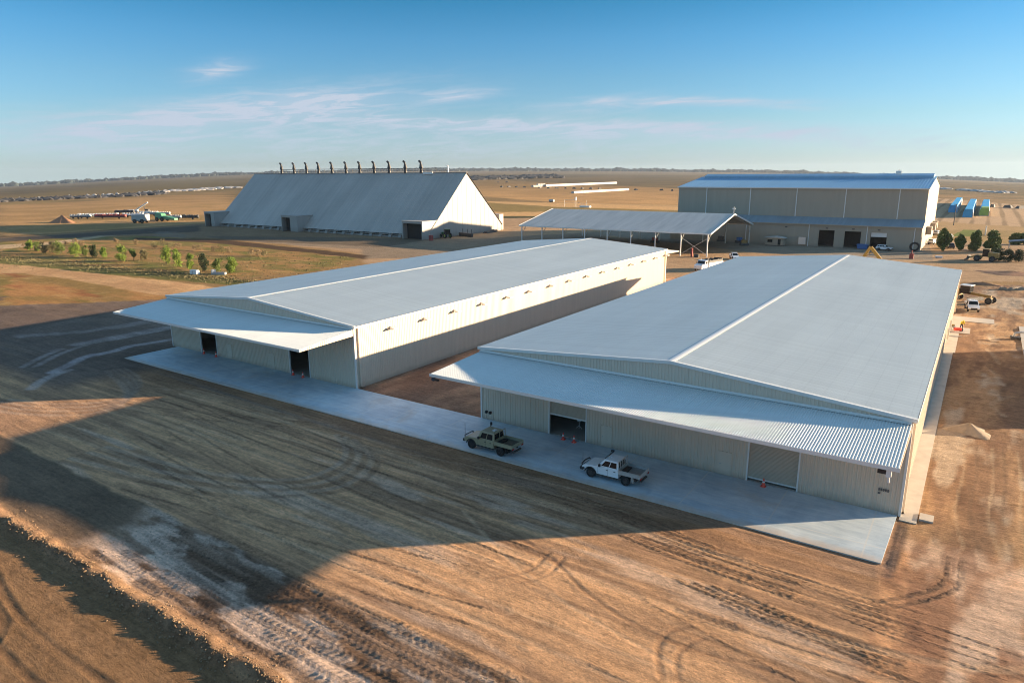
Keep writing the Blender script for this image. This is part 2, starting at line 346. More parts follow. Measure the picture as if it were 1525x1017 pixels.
# left grassland below the dirt road
gl = inpoly([(-500, 430), (0, 392), (240, 420), (300, 450), (140, 470), (0, 496), (-500, 560)], 2, .05, 78)
mix2(gl, (.33, .19, .085), (.21, .15, .06), sst(.38, .6, fbm(X*.04, Y*.12, 4, 15)))
put(gl*sst(.56, .66, fbm(X*.05, Y*.16, 4, 16))*.75, (.12, .125, .035)); put(gl*sst(.6, .7, fbm(X*.06+9, Y*.2, 4, 17))*.7, (.22, .085, .045))
put(gl*sst(.62, .75, fbm(X*.3, Y*.6, 3, 19))*.5, (.36, .27, .14))
rd = inpoly([(-500, 405), (0, 393), (80, 400), (170, 410), (300, 424), (330, 432), (240, 441), (120, 418), (30, 407), (-500, 420)], 1, .1, 79); mix2(rd, (.44, .31, .19), (.36, .24, .145), T3)
put(inpoly([(-400, 385), (60, 362), (150, 351), (160, 352), (70, 366), (-400, 398)], .5, .1, 80), (.33, .27, .20))
# working pad in front of and around the two new sheds
PADX = inpoly([(-170, 60), (-160, 52), (-125, 90), (-108, 120), (-99, 150), (-99, 160), (-40, 160), (-3, 180), (25, 200), (60, 200), (60, 8), (-170, 8)], 2.5, .06, 81, px=False)
strk = fbm(X*.05+.3*fbm(X*.03, Y*.05, 2, 21), Y*.9, 5, 22); strk2 = fbm(X*.12, Y*2.2, 4, 23); big = fbm(X*.05, Y*.07, 4, 24)
t_ = np.clip(.5+(strk-.5)*2.6+(strk2-.5)*1.6+(big-.5)*1.4, 0, 1)
mix2(PADX, (.35, .225, .125), (.20, .13, .078), t_)
put(PADX*sst(.60, .72, fbm(X*.07, Y*.5, 4, 25))*.45, (.36, .30, .24))
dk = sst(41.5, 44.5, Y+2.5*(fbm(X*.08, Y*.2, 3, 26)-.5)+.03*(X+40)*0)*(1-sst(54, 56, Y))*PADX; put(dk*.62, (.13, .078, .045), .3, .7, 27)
# left ground: shed shade painted into the soil colour, with curved pale wheel tracks
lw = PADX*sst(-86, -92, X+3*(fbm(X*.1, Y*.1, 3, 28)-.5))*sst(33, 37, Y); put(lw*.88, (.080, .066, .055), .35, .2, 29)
# between the sheds and right of the second shed
bt = ((X > -60) & (X < -40) & (Y > 54)).astype(float)*PADX
mix2(bt, (.26, .165, .105), (.15, .095, .065), sst(.35, .65, fbm(X*.25, Y*.13, 4, 30)))
rs = sst(-3, -2, X+1.2*(fbm(X*.5, Y*.2, 3, 33)-.5))*PADX
mix2(rs, (.34, .205, .11), (.19, .11, .065), sst(.32, .68, fbm(X*.35, Y*.07, 5, 31)+.3*(fbm(X*1.4, Y*.5, 3, 35)-.5)))
put(rs*sst(.58, .70, fbm(X*.3, Y*.12, 4, 32))*.7, (.40, .32, .24)); put(rs*sst(.6, .72, fbm(X*.5+4, Y*.2, 4, 34))*.6, (.14, .075, .045))
# muddy strip by the windrow
sb = sst(24.9, 24.4, Y+.8*(fbm(X*.5, Y*.5, 3, 36)-.5))*sst(18.0, 18.5, Y)
sl_l = sst(-47, -51, X+4*(fbm(X*.2, Y*.4, 3, 37)-.5))
mix2(sb*(1-sl_l), (.105, .07, .045), (.19, .14, .10), sst(.35, .65, fbm(X*.15, Y*1.3, 4, 38)))
put(sb*sl_l, (.105, .078, .052), .2, .3, 39)
pl = sb*(1-sl_l)*sst(.45, .60, fbm(X*.28, Y*.9, 4, 40)+.12*np.exp(-((Y-19.9)/.8)**2)+.10*sst(-38, -46, X)-.14*sst(21.5, 23, Y)); put(pl*.85, (.42, .34, .27), .15, .8, 42)
put(sb*(1-sl_l)*sst(23.4, 24.2, Y)*sst(.45, .6, fbm(X*.4, Y*1.5, 3, 43))*.7, (.36, .30, .24))
lowl = sst(17.2, 16.6, Y); mix2(lowl, (.235, .155, .082), (.18, .118, .06), T4*.5+T3*.5)
wr = wr_center(X)-1.5; dw = Y-wr
crest = np.exp(-np.abs(dw/np.where(dw < 0, .42, .62)/(.8+.5*vnoise(X*.7, X*0, 44)))**1.9)
put(np.clip(crest*1.3, 0, 1), (.15, .10, .06), .5, 1.6, 45)
near = (np.abs(X+30) < 60)&(Y < 60)
Z += crest*(.46+.16*(fbm(X*.7, Y*.7, 3, 46)-.5)+.20*(fbm(X*2.2, Y*2.2, 3, 47)-.5))*sst(-90, -75, X)*sst(14, 8, X)
Z += (Y < 50)*.06*(fbm(X*.6, Y*.9, 4, 48)-.5)*sst(8, 12, Y)
Z -= .03*(sb*(1-sl_l))
Z += sb*(1-sl_l)*.09*(fbm(X*.35, Y*2.4, 4, 49)-.5)
Z += rs*.28*(fbm(X*.5, Y*.3, 4, 50)-.5)*sst(-.8, 1.0, X)*(Y > 54)*sst(54, 57, Y)
Z = np.where((X > -97.6)&(X < -2.2)&(Y > 46.3)&(Y < 152), -.03, Z)
Z = np.where((X > -2.6)&(X < -1.0)&(Y > 54)&(Y < 152), -.03, Z)
# wheel ruts and swept arcs: polylines pressed and stained into the surface
def stroke(pts, w, c=None, a=.5, dz=0, tr=0, px=False, dbl=0, wob=0):
    P = np.array([(G(*p)[0], G(*p)[1]) if px else p for p in pts], float)
    # Catmull-Rom resample
    Q = [P[0]*2-P[1]]+list(P)+[P[-1]*2-P[-2]]; out = []
    for i in range(1, len(Q)-2):
        for t in np.linspace(0, 1, 9)[:-1]:
            p0, p1, p2, p3 = Q[i-1], Q[i], Q[i+1], Q[i+2]
            out.append(.5*((2*p1)+(-p0+p2)*t+(2*p0-5*p1+4*p2-p3)*t*t+(-p0+3*p1-3*p2+p3)*t**3))
    out.append(P[-1]); out = np.array(out)
    if dbl:
        d = np.gradient(out, axis=0); d /= np.linalg.norm(d, axis=1)[:, None]+1e-9; nrm = np.stack([-d[:, 1], d[:, 0]], 1)
        lines = [out+nrm*dbl/2, out-nrm*dbl/2]
    else: lines = [out]
    for ln in lines:
        x0, x1 = ln[:, 0].min()-2*w-1, ln[:, 0].max()+2*w+1; y0, y1 = ln[:, 1].min()-2*w-1, ln[:, 1].max()+2*w+1
        i0, i1 = np.searchsorted(gx, [x0, x1]); j0, j1 = np.searchsorted(gy, [y0, y1])
        if i1-i0 < 2 or j1-j0 < 2: continue
        xs, ys = X[j0:j1, i0:i1], Y[j0:j1, i0:i1]; dm = np.full(xs.shape, 1e9)
        for a_, b_ in zip(ln[:-1], ln[1:]):
            ab = b_-a_; t = np.clip(((xs-a_[0])*ab[0]+(ys-a_[1])*ab[1])/(ab@ab+1e-9), 0, 1)
            dm = np.minimum(dm, np.hypot(xs-a_[0]-t*ab[0], ys-a_[1]-t*ab[1]))
        m = sst(w*.65, w*.35, dm)*(.55+.45*sst(.3, .6, fbm(xs*.4, ys*.4, 3, 90)))
        if c is not None:
            col[j0:j1, i0:i1] = col[j0:j1, i0:i1]*(1-a*m[..., None])+np.array(c)*a*m[..., None]
        dz_ = dz*.6; Z[j0:j1, i0:i1] += -dz_*m+dz_*.5*np.exp(-((dm-w*.8)/(w*.3))**2)
        tread[j0:j1, i0:i1] = np.maximum(tread[j0:j1, i0:i1], tr*m)
DKC, LTC = (.11, .07, .045), (.42, .31, .20)
SALT = (.36, .34, .33)
stroke([(-103.7, 37.5), (-108.3, 42.7), (-110.9, 48.2), (-110.5, 53.5), (-110.8, 62), (-112, 75)], .9, SALT, .35, dbl=1.6)
stroke([(-98, 38), (-100.4, 41.3), (-102.7, 44.4), (-102.4, 47.4), (-103.4, 50.9), (-102.4, 58), (-103, 80)], 1.5, (.36, .35, .36), .5)
stroke([(-92.5, 33.3), (-94.9, 35.3), (-96.7, 37.9), (-97.3, 39.5)], 1.3, SALT, .45)
stroke([(-125, 45), (-120, 52), (-119, 62), (-122, 80)], 2.2, (.2, .18, .165), .6)
for k in range(7): stroke([(-91.8-k*.2, 44-k*.3), (-87+k*.4, 43-k*.5), (-82.7+k*.5, 41-k*.5), (-80.1+k*.5, 38.7-k*.5), (-80+k*.4, 35.5-k*.6), (-84, 32-k*.6), (-90, 30-k*.5)], .7, DKC if k % 2 else (.24, .2, .16), .45, .015)
for k in range(6): stroke([(-50+k*.6, 43), (-46.5+k*.8, 41), (-44.5+k*.8, 38), (-45+k*.9, 34.5), (-49+k*.5, 32-k*.5), (-56, 30.2-k*.7), (-66, 29-k*.8)], .6, DKC if k % 2 else (.27, .22, .17), .5, .02)
for k in range(30):   # single tyre marks, thin and crisp, sweeping in wide bends
    y0 = 25.5+rng.random()*18; x0 = -80+rng.random()*78; ln = 8+rng.random()*22; bend = (rng.random()-.5)*9; a0 = rng.normal()*.16
    P_ = [(x0+ln*t*math.cos(a0)-bend*t*t*math.sin(a0), y0+ln*t*math.sin(a0)+bend*t*t*.5) for t in (0, .33, .66, 1)]
    if max(abs(q[1]-35) for q in P_) < 10.2: stroke(P_, .17+.12*rng.random(), DKC if rng.random() < .65 else LTC, .42, .014, .7, dbl=1.65 if rng.random() < .7 else 0)
for k in range(26):   # long passes of the roller and grader, parallel to the apron
    y0 = 25+rng.random()*20; x0 = -85+rng.random()*60; ln = 14+rng.random()*36; s_ = (rng.random()-.5)*2.2
    stroke([(x0, y0), (x0+ln*.5, y0+s_*.5+.3*rng.random()), (x0+ln, y0+s_)], .35+.3*rng.random(), DKC if rng.random() < .6 else LTC, .28, .008, dbl=1.9 if rng.random() < .5 else 0)
stroke([(-27, 37.5), (-21, 35.5), (-17, 33.3), (-12, 32.0), (-6, 32.5)], .3, DKC, .5, .03)
stroke([(-30, 37.5), (-24, 34.2), (-18, 31.8), (-10, 30.2)], .3, LTC, .4, .02)
stroke([(-21.5, 36), (-21.5, 33.5), (-22.8, 31.5)], .35, DKC, .4, .04); stroke([(-20.3, 36), (-20.3, 33.5), (-21.6, 31.5)], .3, DKC, .3, .04)
stroke([(-10.8, 33.8), (-11.6, 32.6), (-11.6, 31.0), (-10.6, 29.0)], .35, DKC, .45, .03); stroke([(-9.8, 33.2), (-10.4, 32.0), (-10.4, 30.6), (-9.4, 28.6)], .3, DKC, .45, .03)
stroke([(-11, 34.9), (-8.6, 35.2)], .9, (.17, .11, .07), .6, .02, 1.0)
for k in range(3): stroke([(-24+k, 43.6-k*.55), (-14, 42-k*.5), (-5+k, 41.4-k*.5), (0, 41.6-k*.6)], .32, (.15, .09, .055), .4, .02, .8, dbl=1.7)
for k in range(4): stroke([(-10-k, 38.6-k*.3), (-5, 37.6-k*.4), (-.5, 37.2-k*.5)], .3, (.15, .10, .06), .6, .04, 1.0)
stroke([(-2.1, 53), (-2.2, 49), (-2.3, 45.5)], .7, (.10, .08, .07), .8, .05, .3)
for k in range(2): stroke([(1+k*.7, 50), (.6+k*.8, 46), (-2.4+k*.9, 42.0)], .32, (.13, .09, .06), .55, .04, .9)
stroke([(6, 42), (4, 39), (-1, 37.5), (-8, 37.4)], .6, DKC, .3, .03); stroke([(8, 47), (6.3, 41.5), (2, 38.4), (-5, 36.6)], .6, LTC, .4, .03)
for y0, a_, w_ in ((19.0, .7, .55), (19.9, .3, .6), (20.7, .8, .6), (21.6, .8, .6), (22.5, .8, .6), (23.3, .8, .55), (24.1, .7, .5), (24.7, .5, .4)):
    x0 = -46+rng.random()*8
    stroke([(x0, y0+.8*rng.random()), (-34, y0), (-24, y0+.2), (-12, y0+.3), (6, y0+.6)], w_, (.085, .055, .035), a_*.5, .028, 1.0)
stroke([(-60, 16.2), (-46, 13.4), (-39, 12.9), (-33, 13.2), (-26, 13.4)], .4, (.11, .075, .045), .6, .05); stroke([(-60, 14.2), (-50, 12.2), (-42, 11.3), (-35, 11.2), (-26, 12)], .4, (.11, .075, .045), .6, .05)
stroke([(-47, 12.8), (-43.5, 12.2), (-41, 10)], .5, (.11, .075, .045), .35, .04)
for k, x0 in enumerate((1.2, 2.1, 3.3, 4.1, 5.2)): stroke([(x0, 74), (x0+.1, 66), (x0-.2, 58), (x0+.5, 52)], .25, DKC if k % 2 else LTC, .35, .012)
for k in range(9): stroke([(-.5+rng.random()*6, 85+k*6), (1+rng.random()*5, 89+k*6), (rng.random()*8, 93+k*6)], .6, DKC if k % 2 else LTC, .45, .05)
for k in range(10): stroke([(-95+k*2, 52+0*k), (-98+k*1, 48), (-93+k*3, 45.6-.1*k), (-80+k*5, 45.3-.15*k)], .4, (.13, .1, .08), .25)
fpad = np.clip(PADX+lowl*(np.abs(X) < 150), 0, 1)[..., None]
col = np.clip(col*(np.array([1.42, 1.20, .92])*(1-fpad)+np.array([2.02, 1.79, 1.68])*fpad)*np.where((lowl > 0)[..., None]&(Y < 20)[..., None], np.array([.74, .71, .70]), 1)*(1-rs[..., None]*sst(50, 53, Y)[..., None]*np.array([.34, .26, .24]))*np.where((gl > 0)[..., None], .84, 1), 0.01, .8)
_dk = inpoly([(-500, 380), (60, 349), (300, 333), (620, 352), (700, 350), (560, 368), (330, 357), (160, 350), (60, 357), (-500, 400)], 3, .05, 72)[..., None]; col = col*(1-.40*_dk)  # storage building's shadow deepened by darkening the ground colour
_tn = np.clip(fl+fm+fr2, 0, 1)[..., None]; col = col*(1-_tn*np.array([.14, .12, .10]))
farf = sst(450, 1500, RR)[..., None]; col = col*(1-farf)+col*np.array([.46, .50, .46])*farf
_t = np.maximum(tread, .9*sb*(1-sl_l)*sst(.40, .52, fbm(X*.25, Y*1.1, 3, 88)))*(Y < 50)*(X > -76)*(X < 13)
_ph = (X+.8*np.abs((Y*1.1+.15*np.sin(X*.7))%1-.5)+.25*(fbm(X*.8, Y*.8, 2, 91)-.5))/.46; _br = sst(.35, .5, fbm(X*.7, Y*1.7, 3, 92))
Z += _t*(.3+.7*_br)*.055*sst(.30, .62, np.abs((_ph%1)-.5)*2)
me = bpy.data.meshes.new('ground')
nv = nx*ny; me.vertices.add(nv); me.vertices.foreach_set('co', np.stack([X, Y, Z], -1).astype(np.float32).ravel())
ii = (np.arange(ny-1)[:, None]*nx+np.arange(nx-1)[None]).ravel(); qd = np.stack([ii, ii+1, ii+nx+1, ii+nx], -1)
me.loops.add(qd.size); me.loops.foreach_set('vertex_index', qd.ravel().astype(np.int32))
me.polygons.add(len(qd)); me.polygons.foreach_set('loop_start', (np.arange(len(qd))*4).astype(np.int32)); me.polygons.foreach_set('loop_total', np.full(len(qd), 4, np.int32))
me.polygons.foreach_set('use_smooth', np.ones(len(qd), bool)); me.update(); me.validate()
tread = np.maximum(tread, PADX*.16*sst(.45, .6, fbm(X*.1, Y*.6, 3, 89)))
tread = np.maximum(tread, .75*sb*(1-sl_l)*sst(.42, .55, fbm(X*.25, Y*1.1, 3, 88)))
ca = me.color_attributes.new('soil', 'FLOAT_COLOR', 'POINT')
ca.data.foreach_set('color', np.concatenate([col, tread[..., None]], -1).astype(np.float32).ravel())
gm = bpy.data.materials.new('ground_soil'); gm.use_nodes = True; nt = gm.node_tree; N = nt.nodes; L = nt.links; b = N['Principled BSDF']
b.inputs['Roughness'].default_value = .95; b.inputs['Specular IOR Level'].default_value = .15
at = nd('ShaderNodeAttribute', attribute_name='soil'); tc = nd('ShaderNodeTexCoord'); sp = nd('ShaderNodeSeparateXYZ'); L.new(tc.outputs['Object'], sp.inputs[0])
def noi(sc, det, st=(1, 1, 1), dist=0, rough=.6):
    mp = nd('ShaderNodeMapping'); mp.inputs['Scale'].default_value = st; L.new(tc.outputs['Object'], mp.inputs[0])
    n = nd('ShaderNodeTexNoise'); n.inputs['Scale'].default_value = sc; n.inputs['Detail'].default_value = det; n.inputs['Distortion'].default_value = dist; n.inputs['Roughness'].default_value = rough
    L.new(mp.outputs[0], n.inputs['Vector']); return n.outputs['Fac']
nA = noi(1.4, 8, (.22, 1, 1), .4, .7); nB = noi(9, 6, (.7, 1, 1), 0, .7); nC = noi(.35, 8, (1, 1, 1), .3, .65)
nD = noi(26, 4, (.8, 1, 1), 0, .85); nE = noi(3.2, 9, (.55, 1, 1), .3, .82); nF = noi(2.4, 4, (.05, 1.6, 1), .25, .7)
vor = nd('ShaderNodeTexVoronoi', feature='F1'); vor.inputs['Scale'].default_value = 3.5; L.new(tc.outputs['Object'], vor.inputs['Vector'])
stone = mth('MULTIPLY', mth('LESS_THAN', vor.outputs['Distance'], .11), mth('GREATER_THAN', noi(.6, 3), .52))
# cleats of tyre and track tread, as height and as darkening of the colour, where machines ran
wv = nd('ShaderNodeTexWave', wave_type='BANDS', bands_direction='X', wave_profile='SAW'); wv.inputs['Scale'].default_value = .66; wv.inputs['Distortion'].default_value = 1.6; wv.inputs['Detail'].default_value = 2
cbv = nd('ShaderNodeCombineXYZ'); L.new(mth('ADD', sp.outputs[0], mth('MULTIPLY', mth('ABSOLUTE', mth('SUBTRACT', mth('FRACT', mth('MULTIPLY', sp.outputs[1], 1.25)), .5)), .75)), cbv.inputs[0]); L.new(sp.outputs[1], cbv.inputs[1])
L.new(cbv.outputs[0], wv.inputs['Vector'])
v_ = mth('ADD', mth('ADD', mth('MULTIPLY', mth('SUBTRACT', nD, .5), .9), mth('ADD', mth('MULTIPLY', mth('SUBTRACT', nA, .5), .55), mth('ADD', mth('MULTIPLY', mth('SUBTRACT', nE, .5), 1.5), mth('ADD', mth('MULTIPLY', mth('SUBTRACT', nF, .5), .7), mth('MULTIPLY', stone, .35))))), mth('ADD', mth('MULTIPLY', mth('SUBTRACT', nB, .5), .7), mth('MULTIPLY', mth('SUBTRACT', nC, .5), .5)))
gain = mth('MAXIMUM', mth('ADD', mth('MULTIPLY', v_, 1.35), mth('SUBTRACT', 1.0, mth('MULTIPLY', mth('MULTIPLY', wv.outputs['Fac'], at.outputs['Alpha']), .35))), .25)  # tread darkening: moist soil and groove shade put into the colour
vm = nd('ShaderNodeVectorMath', operation='SCALE'); L.new(at.outputs['Color'], vm.inputs[0]); L.new(gain, vm.inputs['Scale'])
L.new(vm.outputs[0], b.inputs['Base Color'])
hgt = mth('ADD', mth('MULTIPLY', mth('MULTIPLY', wv.outputs['Fac'], at.outputs['Alpha']), .42), mth('ADD', mth('ADD', mth('MULTIPLY', nD, .03), mth('MULTIPLY', nB, .09)), mth('ADD', mth('MULTIPLY', nE, .34), mth('ADD', mth('MULTIPLY', stone, .03), mth('MULTIPLY', nF, .05)))))
bp = nd('ShaderNodeBump'); bp.inputs['Strength'].default_value = .9; bp.inputs['Distance'].default_value = 1.0; L.new(hgt, bp.inputs['Height']); L.new(bp.outputs[0], b.inputs['Normal'])
me.materials.append(gm)
go = bpy.data.objects.new('ground', me); C.objects.link(go); go['kind'] = 'structure'; go['label'] = 'brown dirt pad, paddocks and far plain reaching the horizon'

# ------------------------------------------------------------------ concrete
cm = bpy.data.materials.new('apron_concrete'); cm.use_nodes = True; nt = cm.node_tree; N = nt.nodes; L = nt.links; b = N['Principled BSDF']
b.inputs['Roughness'].default_value = .55; tc = nd('ShaderNodeTexCoord'); sp = nd('ShaderNodeSeparateXYZ'); L.new(tc.outputs['Object'], sp.inputs[0])
n1_ = noi(.35, 8, (1, 1, 1), .6, .65); n2_ = noi(2.2, 8, (.12, 1, 1), .5, .75); n3_ = noi(14, 4)
base = nd('ShaderNodeValToRGB'); base.color_ramp.elements[0].position = .36; base.color_ramp.elements[0].color = (.36, .46, .53, 1); base.color_ramp.elements[1].position = .62; base.color_ramp.elements[1].color = (.66, .73, .75, 1)
L.new(mth('ADD', mth('MULTIPLY', n1_, .55), mth('MULTIPLY', n2_, .45)), base.inputs[0])
# dirt carried on from the pad near the edge, and saw-cut joints
dirt = mth('MULTIPLY', mth('SUBTRACT', noi(.22, 7, (1, 1, 1), .5), .56), 5, clamp=True)
mxd = nd('ShaderNodeMix', data_type='RGBA'); L.new(mth('MULTIPLY', dirt, .55), mxd.inputs[0]); L.new(base.outputs[0], mxd.inputs[6]); mxd.inputs[7].default_value = (.50, .40, .29, 1)
def joint(o, sp_, w): return mth('LESS_THAN', mth('ABSOLUTE', mth('SUBTRACT', mth('FRACT', mth('DIVIDE', o, sp_)), .5)), w/sp_/2)
j = mth('MAXIMUM', joint(mth('ADD', sp.outputs[0], .7), 6.4, .11), joint(mth('ADD', sp.outputs[1], 1.85), 7.8, .11))
mxj = nd('ShaderNodeMix', data_type='RGBA'); L.new(mth('MULTIPLY', j, .6), mxj.inputs[0]); L.new(mxd.outputs[2], mxj.inputs[6]); mxj.inputs[7].default_value = (.66, .66, .62, 1)
edge = mth('SUBTRACT', 1, mth('MULTIPLY', mth('SUBTRACT', mth('ADD', sp.outputs[1], mth('MULTIPLY', noi(.9, 6), -1.6)), 45.9), .9), clamp=True)
mxe = nd('ShaderNodeMix', data_type='RGBA'); L.new(mth('MULTIPLY', edge, .75), mxe.inputs[0]); L.new(mxj.outputs[2], mxe.inputs[6]); mxe.inputs[7].default_value = (.55, .42, .30, 1)
stn = mth('MULTIPLY', mth('SUBTRACT', noi(.55, 8, (.3, 1, 1), 1.2, .75), .55), 6, clamp=True); mxs = nd('ShaderNodeMix', data_type='RGBA'); L.new(mth('MULTIPLY', stn, .35), mxs.inputs[0]); L.new(mxe.outputs[2], mxs.inputs[6]); mxs.inputs[7].default_value = (.34, .38, .41, 1)
L.new(mxs.outputs[2], b.inputs['Base Color']); bp = nd('ShaderNodeBump'); bp.inputs['Strength'].default_value = .2; bp.inputs['Distance'].default_value = .02; L.new(n3_, bp.inputs['Height']); L.new(bp.outputs[0], b.inputs['Normal'])
MT['slab'] = cm
def struct(name, mb, m, label=None, **k):
    o = mb.build(name, m, **k); o['kind'] = 'structure'
    if label: o['label'] = label
    return o
struct('concrete_apron', MB().prism([(-97.2, 46.8), (-2.7, 46.8), (-2.55, 54.62), (-97.0, 54.62)], -.3, .06, 'z'), 'slab', 'pale concrete apron running along the front of both sheds')
struct('side_path', MB().box(-2.37, -1.25, 54.0, 112, -.3, .05).box(-2.37, -1.0, 112.01, 131, -.3, .055), 'conc', 'narrow concrete path along the right wall')
struct('concrete_pad', MB().box(-2.37, -.6, 131.02, 137.2, -.3, .06).box(-2.37, .4, 126.5, 131.0, -.3, .10), 'conc')
struct('crossing_slab', MB().box(-2.37, 3.6, 137.25, 141.5, -.3, .06), 'conc')
struct('neighbouring_slab', MB().box(6.9, 30, 97, 137, -.3, .12), 'conc', 'edge of another concrete slab at the right')
struct('concrete_plinth', MB().box(-1.15, -.25, 54.75, 55.9, -.1, .14), 'conc')

# ------------------------------------------------------------------ the two long new sheds
def shed(x0, x1, yf, yb, ze, zr, xr, ao, zao, zai, label, openings, sidedoors, wlights, flood, pitch_a, jamb=None):
    r = empty('storage_shed', (xr, yf, 0), 0, label, 'shed', 'new steel storage sheds'); off = (xr, yf, 0)
    B = lambda mb, n, m, p=None, **k: mb.build(n, m, p or r, off, **k)
    top = lambda x: ze+(zr-ze)*(1-abs(x-xr)/((xr-x0) if x < xr else (x1-xr)))
    # walls
    w = MB(); cuts = sorted(openings); x = x0; P = .30
    for (a, b_, zt) in cuts+[(x1, x1, 0)]:
        if a-x > .05: w.sheet((x, yf, 0), (1, 0, 0), (0, 0, 1), (0, -1, 0), a-x, P, .045, lambda u, x=x: (0, top(x+u)-.03))
        if b_ > a: w.sheet((a, yf, 0), (1, 0, 0), (0, 0, 1), (0, -1, 0), b_-a, P, .045, lambda u, a=a, zt=zt: (zt, top(a+u)-.03))
        x = b_
    w.sheet((x1, yf, 0), (0, 1, 0), (0, 0, 1), (1, 0, 0), yb-yf, P, .03, lambda u: (0, ze-.05))
    w.sheet((x0, yf, 0), (0, 1, 0), (0, 0, 1), (-1, 0, 0), yb-yf, 1.2, .045, lambda u: (0, ze-.05))
    w.sheet((x0, yb, 0), (1, 0, 0), (0, 0, 1), (0, 1, 0), x1-x0, 1.2, .045, lambda u: (0, top(x0+u)-.03))
    B(w, 'wall', 'wall')
    B(MB().box(x0+.1, x1-.1, yf+.12, yb-.1, -.2, .058), 'floor', 'conc')
    for k in range(0, 3):
        fr = MB(); y = yf+.5+k*(yb-yf-1)/11
        for xx in (x0+.35, x1-.35): fr.box(xx-.15, xx+.15, y-.1, y+.1, .058, ze-.25)
        fr.beam((x0+.35, y, ze-.35), (xr, y, zr-.4), .15, .4); fr.beam((xr, y, zr-.4), (x1-.35, y, ze-.35), .15, .4)
        B(fr, 'portal_frame', 'galv')
    # roof
    rf = MB(); oe, og = .28, .06
    for s, xe in ((-1, x0), (1, x1)):
        d = Vector((xe-xr, 0, ze-zr)); Ln = d.length; d.normalize(); nn = Vector((-d.z*s, 0, abs(d.x))) if s > 0 else Vector((d.z*1.0, 0, abs(d.x)))
        nn = Vector((0, 1, 0)).cross(d) if s < 0 else d.cross(Vector((0, 1, 0))); nn = nn if nn.z > 0 else -nn
        rf.sheet((xr, yf-og, zr), (0, 1, 0), d, nn, yb-yf+2*og, .19, .04, lambda u, Ln=Ln: (0, Ln+oe))
    ro = B(rf, 'roof', 'roof')
    sl = (zr-ze)/(x1-xr)
    rc = MB()
    for s in (-1, 1):
        sl_ = (zr-ze)/abs((x1 if s > 0 else x0)-xr); wv_ = .3
        rc.hexa([(xr, yf-og-.03, zr+.05), (xr+s*wv_, yf-og-.03, zr+.05-sl_*wv_), (xr+s*wv_, yb+og+.03, zr+.05-sl_*wv_), (xr, yb+og+.03, zr+.05)],
                [(xr, yf-og-.03, zr+.075), (xr+s*wv_, yf-og-.03, zr+.07-sl_*wv_), (xr+s*wv_, yb+og+.03, zr+.07-sl_*wv_), (xr, yb+og+.03, zr+.075)])
    B(rc, 'ridge_cap', 'trim', ro)
    for y in (yf-og-.05, yb+og+.05):
        bc = MB()
        for xe, s in ((x0, -1), (x1, 1)):
            bc.hexa([(xr, y-.04, zr-.22), (xe+s*.3, y-.04, ze-.24), (xe+s*.3, y+.04, ze-.24), (xr, y+.04, zr-.22)], [(xr, y-.10, zr+.08), (xe+s*.3, y-.10, ze+.06), (xe+s*.3, y+.16, ze+.06), (xr, y+.16, zr+.08)])
        B(bc, 'barge_flashing', 'trim', ro)
    for xe, s in ((x0, -1), (x1, 1)):
        g = MB(); a, b_ = xe+s*.07, xe+s*.34
        g.box(min(a, b_), max(a, b_), yf-og, yb+og, ze-.26, ze-.23); g.box(b_-.02 if s > 0 else b_, b_ if s > 0 else b_+.02, yf-og, yb+og, ze-.23, ze-.02)
        g.box(a if s > 0 else a-.02, a+.02 if s > 0 else a, yf-og, yb+og, ze-.23, ze-.12)
        B(g, 'gutter', 'trim', ro)
    # corner flashings and downpipes
    for xx in (x0, x1):
        for yy in (yf, yb): B(MB().box(xx-.09, xx+.09, yy-.09, yy+.09, 0, ze-.3), 'corner_flashing', 'trim')
    for yy in (yf+.55, yb-.6):
        B(MB().box(x1+.09, x1+.24, yy-.08, yy+.08, .06, ze-.26).box(x1+.09, x1+.24, yy-.08, yy+.10, .06, .2), 'downpipe', 'wall')
    # awnings front and back
    for k, (ya, yw, s) in enumerate(((ao, yf, -1), (yb+8.0, yb, 1))):
        d = Vector((0, ya-(yw+s*.06), zao-zai)); Ln = d.length; d.normalize(); up_ = Vector((1, 0, 0)).cross(d); up_ = up_ if up_.z > 0 else -up_
        a = MB().sheet((x0, yw+s*.06, zai), (1, 0, 0), d, up_, x1-x0, pitch_a, .042, lambda u, Ln=Ln: (0, Ln), frac=(0, .45, .58, .88))
        ao_ = B(a, 'awning', 'roof')
        f = MB().box(x0-.05, x1+.05, min(ya, ya+s*.06), max(ya, ya+s*.06), zao-.24, zao+.03)
        B(f, 'fascia', 'trim', ao_)
        B(MB().box(x0, x1, min(yw+s*.03, yw+s*.3), max(yw+s*.03, yw+s*.3), zai+.06, zai+.09).box(x0, x1, min(yw+s*.05, yw+s*.08), max(yw+s*.05, yw+s*.08), zai+.09, zai+.22), 'apron_flashing', 'trim', ao_)
        for xx, so_ in ((x0, -1), (x1, 1)):
            sp_ = MB(); O = (xx, ya, 0); ln = abs(yw-ya)
            sp_.sheet(O, (0, -s, 0), (0, 0, 1), (so_, 0, 0), ln, .3, .03, lambda u, ln=ln: (zao-.26+(zai-zao)*u/ln-.45*u/ln, zao+.02+(zai-zao)*u/ln))
            B(sp_, 'side_panel', 'wall', ao_)
        for q in range(6):
            xx = x0+.3+q*(x1-x0-.6)/5; st = MB()
            st.hexa([(xx-.08, ya, zao-.30), (xx+.08, ya, zao-.30), (xx+.08, yw, zai-.75), (xx-.08, yw, zai-.75)], [(xx-.08, ya, zao-.07), (xx+.08, ya, zao-.07), (xx+.08, yw, zai-.07), (xx-.08, yw, zai-.07)])
            B(st, 'rafter', 'galv', ao_)
